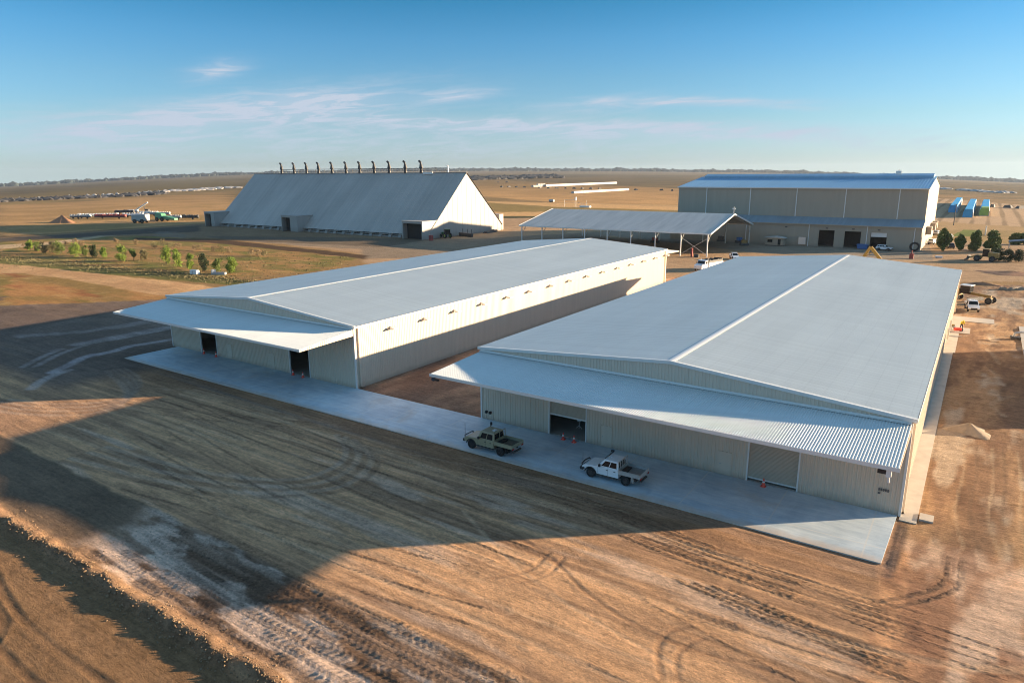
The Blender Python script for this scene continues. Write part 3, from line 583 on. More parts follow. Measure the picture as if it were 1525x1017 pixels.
        for q in range(4):
            st = MB(); t = (q+.5)/4; yy = ya+(yw-ya)*t; zz = zao+(zai-zao)*t; st.box(x0+.02, x1-.02, yy-.04, yy+.04, zz-.18, zz-.012); B(st, 'purlin', 'galv', ao_)
        if k == 0 and x1 > -10:
            B(MB().beam((x1-.55, ya-s*.2, zao-.25), (x1-.55, ya-s*.2, zao-.75), .32, .3).tube((x1-.55, ya-s*.2, zao-.75), (x1-.5, ya-s*.2, zao-1.15), .07), 'rainwater_head', 'trim', ao_)
    # openings
    for n_, (a, b_, zt) in enumerate(cuts):
        cur = jamb[n_] if jamb else None
        fr2 = MB().box(a-.02, a+.10, yf-.07, yf+.1, .06, zt).box(b_-.10, b_+.02, yf-.07, yf+.1, .06, zt).box(a, b_, yf-.08, yf-.02, zt, zt+.14)
        B(fr2, 'door_frame', 'trim')
        if cur is not None:
            d = MB().sheet((a+.1, yf+.14, 0), (0, 0, 1), (1, 0, 0), (0, -1, 0), 1, 1, .0, lambda u: (0, 0)) if 0 else MB()
            d.sheet((a+.10, yf+.12, cur+.12), (0, 0, 1), (1, 0, 0), (0, -1, 0), zt-cur-.12, .11, .025, lambda u, w_=b_-a-.2: (0, w_))
            dd = B(d, 'roller_door', 'roller')
            B(MB().box(a+.10, b_-.10, yf+.08, yf+.14, cur, cur+.12), 'bottom_rail', 'trim', dd)
    for (a, z1) in sidedoors:
        d = B(MB().box(a, a+1.0, yf-.075, yf-.05, .08, z1), 'side_door', 'wall')
        B(MB().box(a-.07, a, yf-.085, yf, .06, z1+.07).box(a+1.0, a+1.07, yf-.085, yf, .06, z1+.07).box(a, a+1.0, yf-.085, yf, z1, z1+.07), 'frame', 'wall', d)
        B(MB().box(a+.08, a+.2, yf-.12, yf-.08, 1.0, 1.06), 'handle', 'galv', d)
    first = None
    for i, y in enumerate(wlights):
        if first is None:
            q = MB().box(.05, .16, -.12, .12, -.12, .10).beam((.1, 0, .05), (.55, 0, .02), .07)
            q.hexa([(.45, -.42, -.26), (1.05, -.42, -.16), (1.05, .42, -.16), (.45, .42, -.26)], [(.45, -.42, .05), (1.05, -.42, .0), (1.05, .42, .0), (.45, .42, .05)])
            first = q.build('wall_light', 'trim', r); first.location = (x1-xr, y-yf, 6.45)
        else:
            c = first.copy(); C.objects.link(c); c.parent = r; c.location = (x1-xr, y-yf, 6.45)
    first = None
    for xx in flood:
        if first is None:
            q = MB().box(-.22, .22, -.45, -.30, -.16, .12).box(-.05, .05, -.30, -.04, -.03, .03)
            first = q.build('flood_light', 'black', r); first.location = (xx-xr, 0, 3.9)
        else:
            c = first.copy(); C.objects.link(c); c.parent = r; c.location = (xx-xr, 0, 3.9)
    return r, B
AL = [60.6, 66.9, 73.2, 79.5, 86, 92.3, 98.9, 105.3, 111.8, 118.2, 124.7, 131.1, 137.6, 143.9, 149.7]
shedA, BA = shed(-98.2, -59.3, 54.6, 150.6, 7.65, 9.15, -78.8, 46.7, 6.52, 7.2, 'left one of the two long white-roofed sheds, with two open dark doorways', [(-90.9, -87.0, 4.4), (-71.4, -67.5, 4.6)], [(-84.6, 2.1), (-75.5, 2.1)], AL, [-93.5, -83, -75], .19, (None, None))
shedB, BB = shed(-40.9, -2.4, 54.7, 144.6, 7.65, 9.2, -20.6, 46.75, 6.80, 7.22, 'right one of the two long white-roofed sheds, the utes parked in front of it', [(-32.75, -28.6, 3.6), (-13.65, -9.6, 3.6)], [(-27.0, 2.05), (-16.0, 2.05)], [], [-39.4, -35.5, -31.9, -28.1, -20.7], .19, (2.05, .25))
# number board and wall fittings on the right shed
sg = MB().box(-3.98, -3.24, 54.60, 54.61, 1.80, 1.84)
for k in range(5): sg.box(-3.98+k*.15, -3.87+k*.15, 54.59, 54.60, 1.72, 1.93)
BB(sg, 'wall_lettering', 'mark'); BB(MB().box(-3.98, -3.82, 54.60, 54.62, 1.46, 1.60), 'small_plate', 'mark')
for xx in (-40.2, -39.7): BB(MB().box(xx-.1, xx+.1, 54.42, 54.65, .75, 1.0).tube((xx, 54.45, .88), (xx, 54.34, .88), .09), 'tap', 'black')
BB(MB().tube((-40.75, 46.95, 6.3), (-40.75, 47.1, 6.2), .2, .2, 12).box(-40.6, -40.1, 46.9, 47.1, 6.15, 6.3), 'corner_flood_light', 'black')
BB(MB().box(-3.6, -2.9, 46.85, 47.0, 6.2, 6.45), 'awning_light', 'black')
for k, (y, n_) in enumerate(((117, 5), (124, 4))): BB(MB().box(-2.3, -2.1, y, y+.9, .8, 2.4), 'meter_box', 'galv')

# a lower shed just out of frame to the right, whose shade falls over the path
r = empty('neighbouring_shed', (18, 110, 0), 0, 'low steel shed standing on the slab beyond the right edge', 'shed')
MB().box(-8, 8, -11.5, 11.5, .12, 5.6).build('wall', 'wall', r); MB().prism([(-8.3, 5.6), (0, 6.6), (8.3, 5.6)], -11.8, 11.8).build('roof', 'roof', r)

# ------------------------------------------------------------------ the steep gable storage building
r = empty('gable_storage_building', (-245, 203, 0), 0, 'huge steep grey-roofed storage building with a row of vents along its ridge', 'warehouse'); off = (-245, 203, 0)
B = lambda mb, n, m, p=None, **k: mb.build(n, m, p or r, off, **k)
cx0, cx1, cyf, cyr, cyb, chz = -312, -176, 203, 227.5, 252, 24.8
w = MB().add([(cx1, cyf, 0), (cx1, cyb, 0), (cx1, cyb, 3.0), (cx1, cyr, chz-.3), (cx1, cyf, 2.2)], [(0, 1, 2, 3, 4)])
B(w, 'gable_wall', 'gabw'); w = MB().add([(cx0, cyf, 0), (cx0, cyb, 0), (cx0, cyb, 3.0), (cx0, cyr, chz-.3), (cx0, cyf, 2.2)], [(4, 3, 2, 1, 0)])
B(w, 'gable_wall', 'gabw')
for k in range(1, 16):
    y = cyf+k*(cyb-cyf)/16; z = 2.2+(chz-3.2)*(1-abs(y-cyr)/24.5); B(MB().box(cx1, cx1+.06, y-.06, y+.06, 0, z), 'seam', 'gabw')
B(MB().box(cx0, cx1, cyf+1.8, cyf+2.0, 0, 3.2).box(cx0, cx1, cyb-.3, cyb, 0, 3.0), 'wall', 'dark')
bt_ = MB()
n_ = 24
for k in range(n_+1):
    x = cx0+4+(cx1-cx0-8)*k/n_; bt_.hexa([(x-.8, cyf-.6, 0), (x+.8, cyf-.6, 0), (x+.8, cyf+2, 0), (x-.8, cyf+2, 0)], [(x-.8, cyf+.3, 1.9), (x+.8, cyf+.3, 1.9), (x+.8, cyf+2, 1.9), (x-.8, cyf+2, 1.9)])
bt_.box(cx0, cx1, cyf-.1, cyf+1.8, 0, .5).box(cx0, cx1, cyf-.2, cyf+.1, .95, 1.2)
B(bt_, 'buttress_wall', 'gabw')
rf = MB(); m = 44
for s, ye, ze_ in ((-1, cyf-.6, 1.55), (1, cyb+.6, 2.4)):
    d = Vector((0, ye-cyr, ze_-chz)); Ln = d.length; d.normalize(); nn = Vector((1, 0, 0)).cross(d); nn = nn if nn.z > 0 else -nn
    rf.sheet((cx0-.4, cyr, chz), (1, 0, 0), d, nn, cx1-cx0+.8, .9, .05, lambda u, Ln=Ln: (0, Ln))
ro = B(rf, 'roof', 'oldroof')
B(MB().box(cx0-.4, cx1+.4, cyr-.35, cyr+.35, chz-.02, chz+.12), 'ridge_cap', 'oldroof', ro)
for x0, x1_ in ((-316.5, -308.5), (-258.5, -247.5), (-186.2, -175.9)):
    f = MB(); yy = cyf-3.5; zt = 6.7
    # box porch: side walls, lintel, lid running back into the slope
    f.box(x0, x0+.4, yy, cyf+9, 0, zt).box(x1_-.4, x1_, yy, cyf+(9 if x1_ < -180 else 6.5), 0, zt).box(x0+.4, x1_-.4, yy, yy+.3, zt-.7, zt)
    f.box(x0-.15, x1_+.15, yy-.15, cyf+7.5, zt, zt+.25)
    if x1_ > -180: f.box(x1_-3.6, x1_-.4, yy, yy+.3, 0, zt-.7) if 0 else f.box(x0+.4, x0+.5, yy, yy+.3, 0, zt-.7)
    if x0 > -300 and x0 < -200: f.box(x0+6, x1_-.4, yy, yy+.3, 0, zt-.7)
    if x0 < -300: f.box(x0+5.2, x1_-.4, yy, yy+.3, 0, zt-.7)
    p = B(f, 'entry_porch', 'gabw')
    B(MB().box(x0+.4, x1_-.4, yy+2.5, yy+2.7, 0, zt-.1), 'doorway', 'dark', p)
B(MB().box(cx1-14, cx1-1, cyb, cyb+3, 0, 6.9), 'rear_annex', 'gabw')
B(MB().box(-262, -253, cyr-13, cyr-12, 12.4, 12.5), 'roof_hatch', 'oldroof')
rl = MB()
xs_ = [-298.5, -286.9, -275.5, -264.0, -252.2, -240.2, -228.6, -216.6, -204.8, -193.0, -181.8]
xs_ = [GY(u, 246, cyr).x for u in (419, 437.5, 456, 474, 494, 515, 535.5, 557, 579.5, 603.5, 627)]
for x in np.arange(xs_[0], GY(667, 246, cyr).x, 6.2): rl.box(x-.05, x+.05, cyr-.05, cyr+.05, chz, chz+1.75)
rl.box(xs_[0], GY(667, 246, cyr).x, cyr-.1, cyr+.1, chz+1.7, chz+1.95).box(xs_[0], GY(667, 246, cyr).x, cyr-.05, cyr+.05, chz+.8, chz+.9)
B(rl, 'ridge_conveyor', 'rust')
first = None
for x in xs_:
    if first is None:
        q = MB().tube((0, 0, 0), (0, 0, 2.0), .75, .5, 10).tube((0, 0, 1.8), (-.1, 0, 3.5), .9, .55, 10).path([(-.1, 0, 3.5), (-.3, 0, 4.3), (-1.1, 0, 4.9)], .45, 10).box(-.95, .95, -.3, .3, 1.85, 2.2)
        q.tube((.5, .1, 0), (.55, .1, 1.6), .12)
        first = B(q, 'ridge_vent', 'black'); first.data.transform(Matrix.Translation((-245, 203, 0))); first.location = (x+245, cyr-203, chz)
    else:
        c = first.copy(); C.objects.link(c); c.parent = r; c.location = (x+245, cyr-203, chz)
pe = GY(667, 246, cyr).x
B(MB().beam((pe, cyr, chz), (pe, cyr, chz+2.6), .35).beam((pe, cyr, chz+2.6), (pe-.6, cyr, chz+2.9), .3), 'end_post', 'trim')
B(MB().box(xs_[-1]+2, xs_[-1]+7, cyr-1.2, cyr-.6, chz-.6, chz+.3), 'ridge_platform', 'trim')

# ------------------------------------------------------------------ open canopy
r = empty('open_canopy', (-99, 224, 0), 0, 'open-sided steel canopy with a low gabled grey roof on slender posts', 'canopy'); off = (-99, 224, 0)
B = lambda mb, n, m, p=None, **k: mb.build(n, m, p or r, off, **k)
dx0, dx1, dyf, dyb, dze, dzr, dyr = -133, -66.3, 202, 246, 7.0, 11.6, 224
rf = MB()
for s, ye in ((-1, dyf-.4), (1, dyb+.4)):
    d = Vector((0, ye-dyr, dze-dzr)); Ln = d.length; d.normalize(); nn = Vector((1, 0, 0)).cross(d); nn = nn if nn.z > 0 else -nn
    rf.sheet((dx0-.3, dyr, dzr), (1, 0, 0), d, nn, dx1-dx0+.6, .76, .03, lambda u, Ln=Ln: (0, Ln))
ro = B(rf, 'roof', 'canroof')
B(MB().box(dx0-.3, dx1+.3, dyf-.5, dyf-.4, dze-.35, dze+.02), 'gutter', 'trim', ro); B(MB().box(dx0-.3, dx1+.3, dyb+.4, dyb+.5, dze-.35, dze+.02), 'gutter', 'trim', ro)
for x in (dx0-.35, dx1+.35):
    bg_ = MB()
    for ye in (dyf-.4, dyb+.4): bg_.hexa([(x-.05, dyr, dzr-.4), (x+.05, dyr, dzr-.4), (x+.05, ye, dze-.4), (x-.05, ye, dze-.4)], [(x-.12, dyr, dzr+.1), (x+.12, dyr, dzr+.1), (x+.12, ye, dze+.1), (x-.12, ye, dze+.1)])
    B(bg_, 'barge_flashing', 'trim', ro)
for k in range(9):
    x = dx0+.6+k*(dx1-dx0-1.2)/8
    t = MB().beam((x, dyf, dze-.4), (x, dyr, dzr-.45), .18, .4).beam((x, dyr, dzr-.45), (x, dyb, dze-.4), .18, .4)
    B(t, 'rafter', 'galv')
    for y in (dyf, dyb):
        B(MB().beam((x, y, 0), (x, y, dze-.3), .28), 'post', 'trim')
        B(MB().beam((x, y, dze-2.8), (x, y+(3 if y == dyf else -3), dze-.15), .12), 'brace', 'galv')
B(MB().beam((dx1-.6, dyf, 5.5), (dx1-8.8, dyf, .5), .1).beam((dx1-8.8, dyf+.15, 5.5), (dx1-.6, dyf+.15, .5), .1), 'cross_brace', 'galv')
B(MB().beam((dx1, dyr, dzr), (dx1, dyr, dzr+2.2), .12).box(dx1-.5, dx1+.5, dyr-.08, dyr+.08, dzr+1.4, dzr+1.8), 'antenna', 'trim')

# ------------------------------------------------------------------ gin / mill building
r = empty('mill_building', (-56, 251, 0), 0, 'tall beige mill building with a blue-grey roof and a lean-to with three open bays', 'building'); off = (-56, 251, 0)
B = lambda mb, n, m, p=None, **k: mb.build(n, m, p or r, off, **k)
ex0, ex1, ey0, ey1, eyb, ez, ezr, eyr = -97.5, -15.6, 251, 257.5, 311, 19.0, 22.4, 284
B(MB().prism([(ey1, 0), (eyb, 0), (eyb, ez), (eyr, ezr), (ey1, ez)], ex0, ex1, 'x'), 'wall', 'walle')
doors = [(-45.4, -40.6, 5.5), (-37.5, -32.6, 5.4), (-29.8, -25.1, 5.3)]
lw_ = MB(); x = ex0
for a, b_, zt in doors+[(ex1, ex1, 0)]:
    lw_.box(x, a, ey0, ey0+.25, 0, 7.3)
    if b_ > a: lw_.box(a, b_, ey0, ey0+.25, zt, 7.3)
    x = b_
lw_.prism([(ey0+.25, 0), (ey1, 0), (ey1, 9.1), (ey0+.25, 7.3)], ex1-.25, ex1, 'x').prism([(ey0+.25, 0), (ey1, 0), (ey1, 9.1), (ey0+.25, 7.3)], ex0, ex0+.25, 'x')
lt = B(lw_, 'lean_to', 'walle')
B(MB().prism([(ey0-.5, 7.2), (ey1, 9.2), (ey1, 9.35), (ey0-.5, 7.38)], ex0-.2, ex1+.2, 'x'), 'lean_to_roof', 'leanroof', lt)
B(MB().box(ex0-.2, ex1+.2, ey0-.65, ey0-.5, 7.1, 7.4), 'gutter', 'walle', lt)
B(MB().box(ex0+.3, ex1-.3, ey1-.2, ey1-.05, 0, 7), 'back_wall', 'dark', lt)
for a, b_, zt in doors:
    dr = B(MB().box(a-.12, a, ey0-.06, ey0, 0, zt+.12).box(b_, b_+.12, ey0-.06, ey0, 0, zt+.12).box(a, b_, ey0-.06, ey0, zt, zt+.12), 'bay_frame', 'walle', lt)
B(MB().box(-29.7, -25.2, ey0+.3, ey0+.4, 3.9, 5.3), 'roller_door', 'trim', lt)
for u in (1052, 1117, 1186, 1259, 1339):
    x = GY(u, 300, ey1).x; B(MB().box(x-.12, x+.12, ey1-.2, ey1-.02, 9.3, ez-.1), 'downpipe', 'trim')
for x in (-69.5, -48.6, -30.9, -17.5): B(MB().box(x-.1, x+.1, ey0-.2, ey0-.02, 0, 7.1), 'downpipe', 'trim', lt)
for x in (-56, -43, -35, -27.5): B(MB().box(x-.35, x+.35, ey0-.5, ey0-.05, 6.0, 6.3), 'wall_light', 'rust', lt)
for x in (-57.5,): B(MB().box(x-.9, x+.9, ey0-.08, ey0-.03, .1, 4.2), 'side_door', 'walle', lt)
B(MB().box(-51.5, -49.2, ey0-1.0, ey0-.3, .5, 2.9), 'wall_cabinet', 'alu', lt)
rf = MB()
for ye in (ey1-.5, eyb+.5):
    d = Vector((0, ye-eyr, ez-ezr)); Ln = d.length; d.normalize(); nn = Vector((1, 0, 0)).cross(d); nn = nn if nn.z > 0 else -nn
    rf.sheet((ex0-.3, eyr, ezr+.12), (1, 0, 0), d, nn, ex1-ex0+.6, .9, .06, lambda u, Ln=Ln: (0, Ln))
ro = B(rf, 'roof', 'blueroof')
B(MB().prism([(eyr-4, 21.5), (eyr-4, ezr+.5), (eyr, ezr+1.2), (eyr+4, ezr+.5), (eyr+4, 21.5)], ex0+2, ex1-.5, 'x'), 'ridge_monitor', 'blueroof', ro)
B(MB().box(ex0-.3, ex1+.3, ey1-.7, ey1-.5, ez-.2, ez+.15), 'gutter', 'trim', ro)
B(MB().beam((ex1-11.5, eyr, ezr+1), (ex1-11.5, eyr, ezr+2.6), .3).box(ex1-12.4, ex1-10.6, eyr-.3, eyr+.3, ezr+1.3, ezr+2.1), 'roof_vent', 'trim', ro)
for y in (270, 290, 300): B(MB().box(ex1, ex1+1.6, y-2, y+2, 4, 6.5), 'side_duct', 'walle')
r = empty('site_cabin', (-58.2, 246.5, 0), 0, 'small beige site cabin with a shallow roof in front of the mill wall', 'cabin')
MB().box(-3, 3, -1.5, 1.5, .25, 2.7).build('wall', 'walle', r); MB().prism([(-3.5, 2.7), (0, 3.2), (3.5, 2.7), (0, 2.72)], -2, 2).build('roof', 'canroof', r)
MB().box(1.2, 2.1, -1.53, -1.5, .4, 2.3).build('door', 'dark', r); MB().box(-2.2, -.6, -1.53, -1.5, 1.2, 2.1).build('window', 'glass', r); MB().box(-2.8, 2.8, -1.4, 1.4, 0, .25).build('base', 'rust', r)

# ------------------------------------------------------------------ the air
hz = MB().box(-6900, 6900, -6900, 6900, -330, 75).build('haze', 'dark'); hz['kind'] = 'stuff'; hz['label'] = 'thin pale haze over the whole plain'
hm_ = bpy.data.materials.new('haze_air'); hm_.use_nodes = True; t = hm_.node_tree; t.nodes.clear(); pv = t.nodes.new('ShaderNodeVolumePrincipled'); ot = t.nodes.new('ShaderNodeOutputMaterial')
pv.inputs['Density'].default_value = 5e-5; pv.inputs['Color'].default_value = (.62, .74, .90, 1); pv.inputs['Anisotropy'].default_value = .2; t.links.new(pv.outputs[0], ot.inputs['Volume'])
hz.data.materials.clear(); hz.data.materials.append(hm_)

# ------------------------------------------------------------------ far belt of trees along the horizon
vs, fs = [], []
ico = bmesh.new(); bmesh.ops.create_icosphere(ico, subdivisions=1, radius=1); iv = np.array([v.co[:] for v in ico.verts]); jf = [[v.index for v in f.verts] for f in ico.faces]; ico.free()
a_ = -76.0; bv, bf = [], []
while a_ < 12:
    Rr = 5350+rng.random()*500; ra = math.radians(a_); x, y = Rr*math.sin(ra), Rr*math.cos(ra); z = float(terrain_far(np.array(x), np.array(y)))
    big_ = .55+.9*float(fbm(np.array(a_*.8), np.array(0.), 4, 77)); hh = (13+7*rng.random())*big_; ww = 22+30*rng.random()
    bv.append(iv*np.array([ww, ww*.6, hh])*(1+.25*(rng.random(iv.shape)-.5))+np.array([x, y, z+hh*.35])); bf.append(len(bv)-1)
    a_ += .13+.16*rng.random()
mb = MB()
for q in bv: mb.add([tuple(p) for p in q], jf)
MT['farwood'] = mat('far_woodland_foliage', (.03, .04, .03), .95, 0, .25, .02)
o = mb.build('distant_woodland', 'farwood', smooth=False); tag(o, 'low dark belt of trees along the far horizon', 'woodland', kind='stuff')

# ------------------------------------------------------------------ vehicles
def arc(cx_, cz, r, a0, a1, n=9): return [(cx_+r*math.cos(math.radians(a0+(a1-a0)*i/n)), cz+r*math.sin(math.radians(a0+(a1-a0)*i/n))) for i in range(n+1)]
def wheel(root, x, y, r, w=.26, rim='rim'):
    t = MB(); s = 1 if y > 0 else -1
    prof = [(r*.62, -w/2), (r*.93, -w/2), (r, -w*.32), (r, w*.32), (r*.93, w/2), (r*.62, w/2)]
    n = 20; vs = [(x+p*math.cos(2*math.pi*i/n), y+q, r+p*math.sin(2*math.pi*i/n)) for i in range(n) for p, q in prof]; m = len(prof)
    t.add(vs, [(i*m+j, ((i+1) % n)*m+j, ((i+1) % n)*m+j+1, i*m+j+1) for i in range(n) for j in range(m-1)])
    wo_ = MB(); wo_.v = []; 
    tt = t.build('wheel', 'tyre', root, smooth=True)
    rm = MB().tube((x, y-w*.32, r), (x, y+w*.36*s if s > 0 else y+w*.32, r), r*.62, r*.60, 16) if s > 0 else MB().tube((x, y-w*.36, r), (x, y+w*.32, r), r*.60, r*.62, 16)
    rm.tube((x, y+s*w*.3, r), (x, y+s*w*.47, r), r*.22, r*.16, 10)
    for k in range(6):
        a = k*math.pi/3; rm.beam((x+r*.18*math.cos(a), y+s*w*.38, r+r*.18*math.sin(a)), (x+r*.58*math.cos(a), y+s*w*.40, r+r*.58*math.sin(a)), .07, .05)
    rm.build('rim', rim, tt)
def vehicle(root, paint, L_=5.2, wb=3.15, hw=.90, belt=1.18, zr=1.82, sill=.48, r=.40, cab=(1.02, .38, -.80, -.95), wagon=False, rim='rim', flat=.0, hood=(1.10, 1.02)):
    # x forward; cab = windscreen foot, windscreen head, rear window head, rear window foot
    xf, xr_ = wb/2+.82, (-wb/2-.95 if wagon else cab[3])
    A = wb/2
    prof = [(xf-.02, sill+.12)] + [(A+.52, sill)] + arc(A, r, .50, 12, 168) + [(A-.52, sill)]
    if wagon: prof += [(-A+.52, sill)] + arc(-A, r, .50, 12, 168) + [(-A-.52, sill+.05), (xr_, sill+.15), (xr_-.04, .95), (xr_+.02, belt)]
    else: prof += [(xr_+.0, sill), (xr_, belt)]
    prof += [(cab[0]+.02, belt-.02), (cab[0]+.25, hood[0]), (xf-.35, hood[1]), (xf-.08, hood[1]-.10), (xf, hood[1]-.25)]
    b = MB().prism(prof[::-1], -hw, hw).build('body', paint, root, bevel=.05)
    gz = belt-.02; th = hw-.17; bh = hw-.04
    c0, c1, c2, c3 = cab
    bot = [(c0, -bh, gz), (c0, bh, gz), (c3, bh, gz), (c3, -bh, gz)]; top = [(c1, -th, zr), (c1, th, zr), (c2, th, zr), (c2, -th, zr)]
    MB().hexa(bot, top).build('roof', paint, root, bevel=.05)
    def panel(P, s0, s1, t0, t1, nm='window', out=.012):
        p = [Vector(q) for q in P]; f = lambda s, t: (p[0]*(1-s)+p[1]*s)*(1-t)+(p[3]*(1-s)+p[2]*s)*t
        q = [f(s0, t0), f(s1, t0), f(s1, t1), f(s0, t1)]; n = (q[1]-q[0]).cross(q[3]-q[0]).normalized(); ce = (Vector((0, 0, 1.3))); n = n if n.dot(q[0]-ce) > 0 else -n
        MB().hexa([a+n*.002-n*.02 for a in q], [a+n*out for a in q]).build(nm, 'glass', root)
    for s in (1, -1):
        P = [(c0, s*bh, gz), (c3, s*bh, gz), (c2, s*th, zr), (c1, s*th, zr)]
        if wagon: segs = [(.13, .40), (.43, .68), (.71, .93)]
        else: segs = [(.16, .52), (.56, .91)]
        for a, z in segs: panel(P, a, z, .14, .82)
    panel([(c0, -bh, gz), (c0, bh, gz), (c1, th, zr), (c1, -th, zr)], .07, .93, .08, .90, 'windscreen')
    panel([(c3, -bh, gz), (c3, bh, gz), (c2, th, zr), (c2, -th, zr)], .09, .91, .22, .86, 'rear_window')
    for x in (A, -A):
        for s in (1, -1): wheel(root, x, s*(hw-.10), r, rim=rim)
    MB().box(-L_/2+.3, xf-.3, -.42, .42, .32, .52).box(-A-.1, -A+.1, -hw+.2, hw-.2, .3, .48).box(A-.1, A+.1, -hw+.2, hw-.2, .3, .48).build('chassis', 'rust', root)
    for s in (1, -1):
        MB().box(xf-.14, xf+.012, s*(hw-.20)-.16, s*(hw-.20)+.16, hood[1]-.38, hood[1]-.20).build('headlight', 'lens', root, bevel=.02)
        MB().box(c0-.38, c0-.22, s*(hw+.13)-.10, s*(hw+.13)+.10, belt+.02, belt+.24).box(c0-.32, c0-.27, min(s*hw*.96, s*(hw+.1)), max(s*hw*.96, s*(hw+.1)), belt+.06, belt+.11).build('mirror', 'black', root, bevel=.02)
        for x in (c0-.95, c3+.35): MB().box(x-.10, x+.08, s*hw-(.005 if s > 0 else .025), s*hw+(.025 if s > 0 else .005), belt-.22, belt-.17).build('door_handle', 'black', root)
        for x in (c0-.12, (c0+c3)/2-.05): MB().box(x-.008, x+.008, s*hw-.01 if s > 0 else s*hw-.004, s*hw+.004 if s > 0 else s*hw+.01, sill+.06, belt-.06).build('door_seam', 'black', root)
        MB().box(-A+.7 if not wagon else -A+.6, A-.6, s*(hw+.02)-.09, s*(hw+.02)+.09, sill-.10, sill-.03).build('side_step', 'rust', root)
        fl = MB(); pts = arc(A, r, .53, 5, 175, 8)
        for p, q in zip(pts[:-1], pts[1:]): fl.beam((p[0], s*(hw+.01), p[1]), (q[0], s*(hw+.01), q[1]), .09, .07)
        fl.build('wheel_arch_flare', 'black', root)
    MB().box(xf-.02, xf+.02, -hw*.55, hw*.55, hood[1]-.42, hood[1]-.2).build('grille', 'black', root)
    return xf, b
def tray(root, x0, x1, hw, z, paint, deck, rack, boxdark):
    MB().box(x0, x1, -hw, hw, z-.05, z).box(x0+.2, x1, -.4, -.3, z-.2, z-.05).box(x0+.2, x1, .3, .4, z-.2, z-.05).build('tray_deck', deck, root)
    for s in (1, -1):
        p = MB().box(x0, x1, s*hw-.02, s*hw+.02, z-.06, z+.26).box(x0, x1, s*hw-.03, s*hw+.03, z+.22, z+.27).box(x0, x1, s*hw-.03, s*hw+.03, z-.08, z-.03)
        p.build('tray_side', paint, root)
        MB().box(x0+.72+.0, x0+.76, s*(hw-.15)-.16, s*(hw-.15)+.16, .42, z-.06).hexa([(x0+.55, s*(hw-.1)-.12, .42), (x0+.6, s*(hw-.1)-.12, .42), (x0+.6, s*(hw-.1)+.12, .42), (x0+.55, s*(hw-.1)+.12, .42)], [(x0+.7, s*(hw-.1)-.12, z-.06), (x0+.75, s*(hw-.1)-.12, z-.06), (x0+.75, s*(hw-.1)+.12, z-.06), (x0+.7, s*(hw-.1)+.12, z-.06)]).build('mudflap', paint if paint == 'alu' else 'black', root)
        MB().box(x0-.05, x0-.01, s*(hw-.18)-.14, s*(hw-.18)+.14, z-.18, z-.06).build('tail_light', 'redlens', root)
    MB().box(x0-.03, x0+.01, -hw, hw, z-.05, z+.26).build('tailgate', paint, root)
    h = MB().box(x1-.02, x1+.05, -hw, hw, z, z+.30)
    for y in np.linspace(-hw+.05, hw-.05, rack): h.beam((x1+.02, y, z+.28), (x1+.02, y, z+.95), .05)
    h.beam((x1+.02, -hw+.03, z+.95), (x1+.02, hw-.03, z+.95), .06)
    h.build('headboard', paint, root)
    MB().box(x1-.55, x1-.08, -hw+.35, hw-.35, z, z+.13).build('cargo', boxdark, root, bevel=.02)
    MB().box(x0+.0, x0+.15, -hw*.7, hw*.7, .48, .60).build('rear_bumper', 'rust', root)
WX, WY = -23.1, 48.95
v = empty('ute', (WX, WY, .06), R(180.5), 'white dual-cab ute with an alloy tray and black bull bar parked on the apron', 'ute')
xf, b_ = vehicle(v, 'wpaint', hood=(1.12, 1.05))
tray(v, -2.85, -.98, .93, .98, 'alu', 'wdeck', 6, 'black')
bb = MB().path([(xf-.25, -.93, .70), (xf+.12, -.86, .62), (xf+.22, 0, .60), (xf+.12, .86, .62), (xf-.25, .93, .70)], .10).path([(xf-.05, -.84, .66), (xf+.10, -.68, .98), (xf+.14, 0, 1.02), (xf+.10, .68, .98), (xf-.05, .84, .66)], .05)
bb.box(xf-.05, xf+.2, -.84, .84, .48, .72); bb.build('bull_bar', 'black', v, smooth=False)
MB().path([(1.25, -.93, .95), (1.02, -.95, 1.2), (.38, -.82, 1.9), (.36, -.82, 2.0)], .055).box(.26, .52, -.9, -.74, 1.94, 2.08).build('snorkel', 'black', v)
MB().tube((xf+.12, .5, 1.1), (xf+.12, .5, 1.9), .012).build('aerial', 'black', v)
MB().box(.0, .12, -.06, .06, 1.82, 1.86).build('roof_marker', 'lens', v)
KX, KY = -35.15, 48.35
v = empty('ute', (KX, KY, .06), R(179.5), 'khaki dual-cab ute with square cab, matching steel tray and snorkel, nearer the left shed', 'ute')
xf, b_ = vehicle(v, 'kpaint', wb=3.26, belt=1.20, zr=1.92, r=.43, sill=.55, cab=(.98, .62, -.86, -.92), hood=(1.17, 1.12), rim='black')
tray(v, -2.95, -1.0, .92, 1.02, 'kpaint', 'kdeck', 3, 'black')
bb = MB().box(xf-.02, xf+.2, -.86, .86, .55, .78).path([(xf+.1, -.62, .7), (xf+.12, -.62, 1.06), (xf+.12, .62, 1.06), (xf+.1, .62, .7)], .045).path([(xf+.1, -.62, .95), (xf-.02, -.86, .8)], .04).path([(xf+.1, .62, .95), (xf-.02, .86, .8)], .04)
bb.build('bull_bar', 'black', v)
MB().path([(1.2, -.93, 1.0), (1.0, -.95, 1.25), (.62, -.86, 1.95), (.60, -.86, 2.05)], .05).tube((.60, -.86, 2.0), (.60, -.86, 2.26), .12, .10).build('snorkel', 'black', v)
MB().tube((xf+.15, .55, 1.15), (xf+.15, .55, 2.2), .016).build('aerial', 'black', v)
MB().box(-.55, -.25, -.25, .15, 1.92, 1.97).build('roof_hatch', 'lens', v)

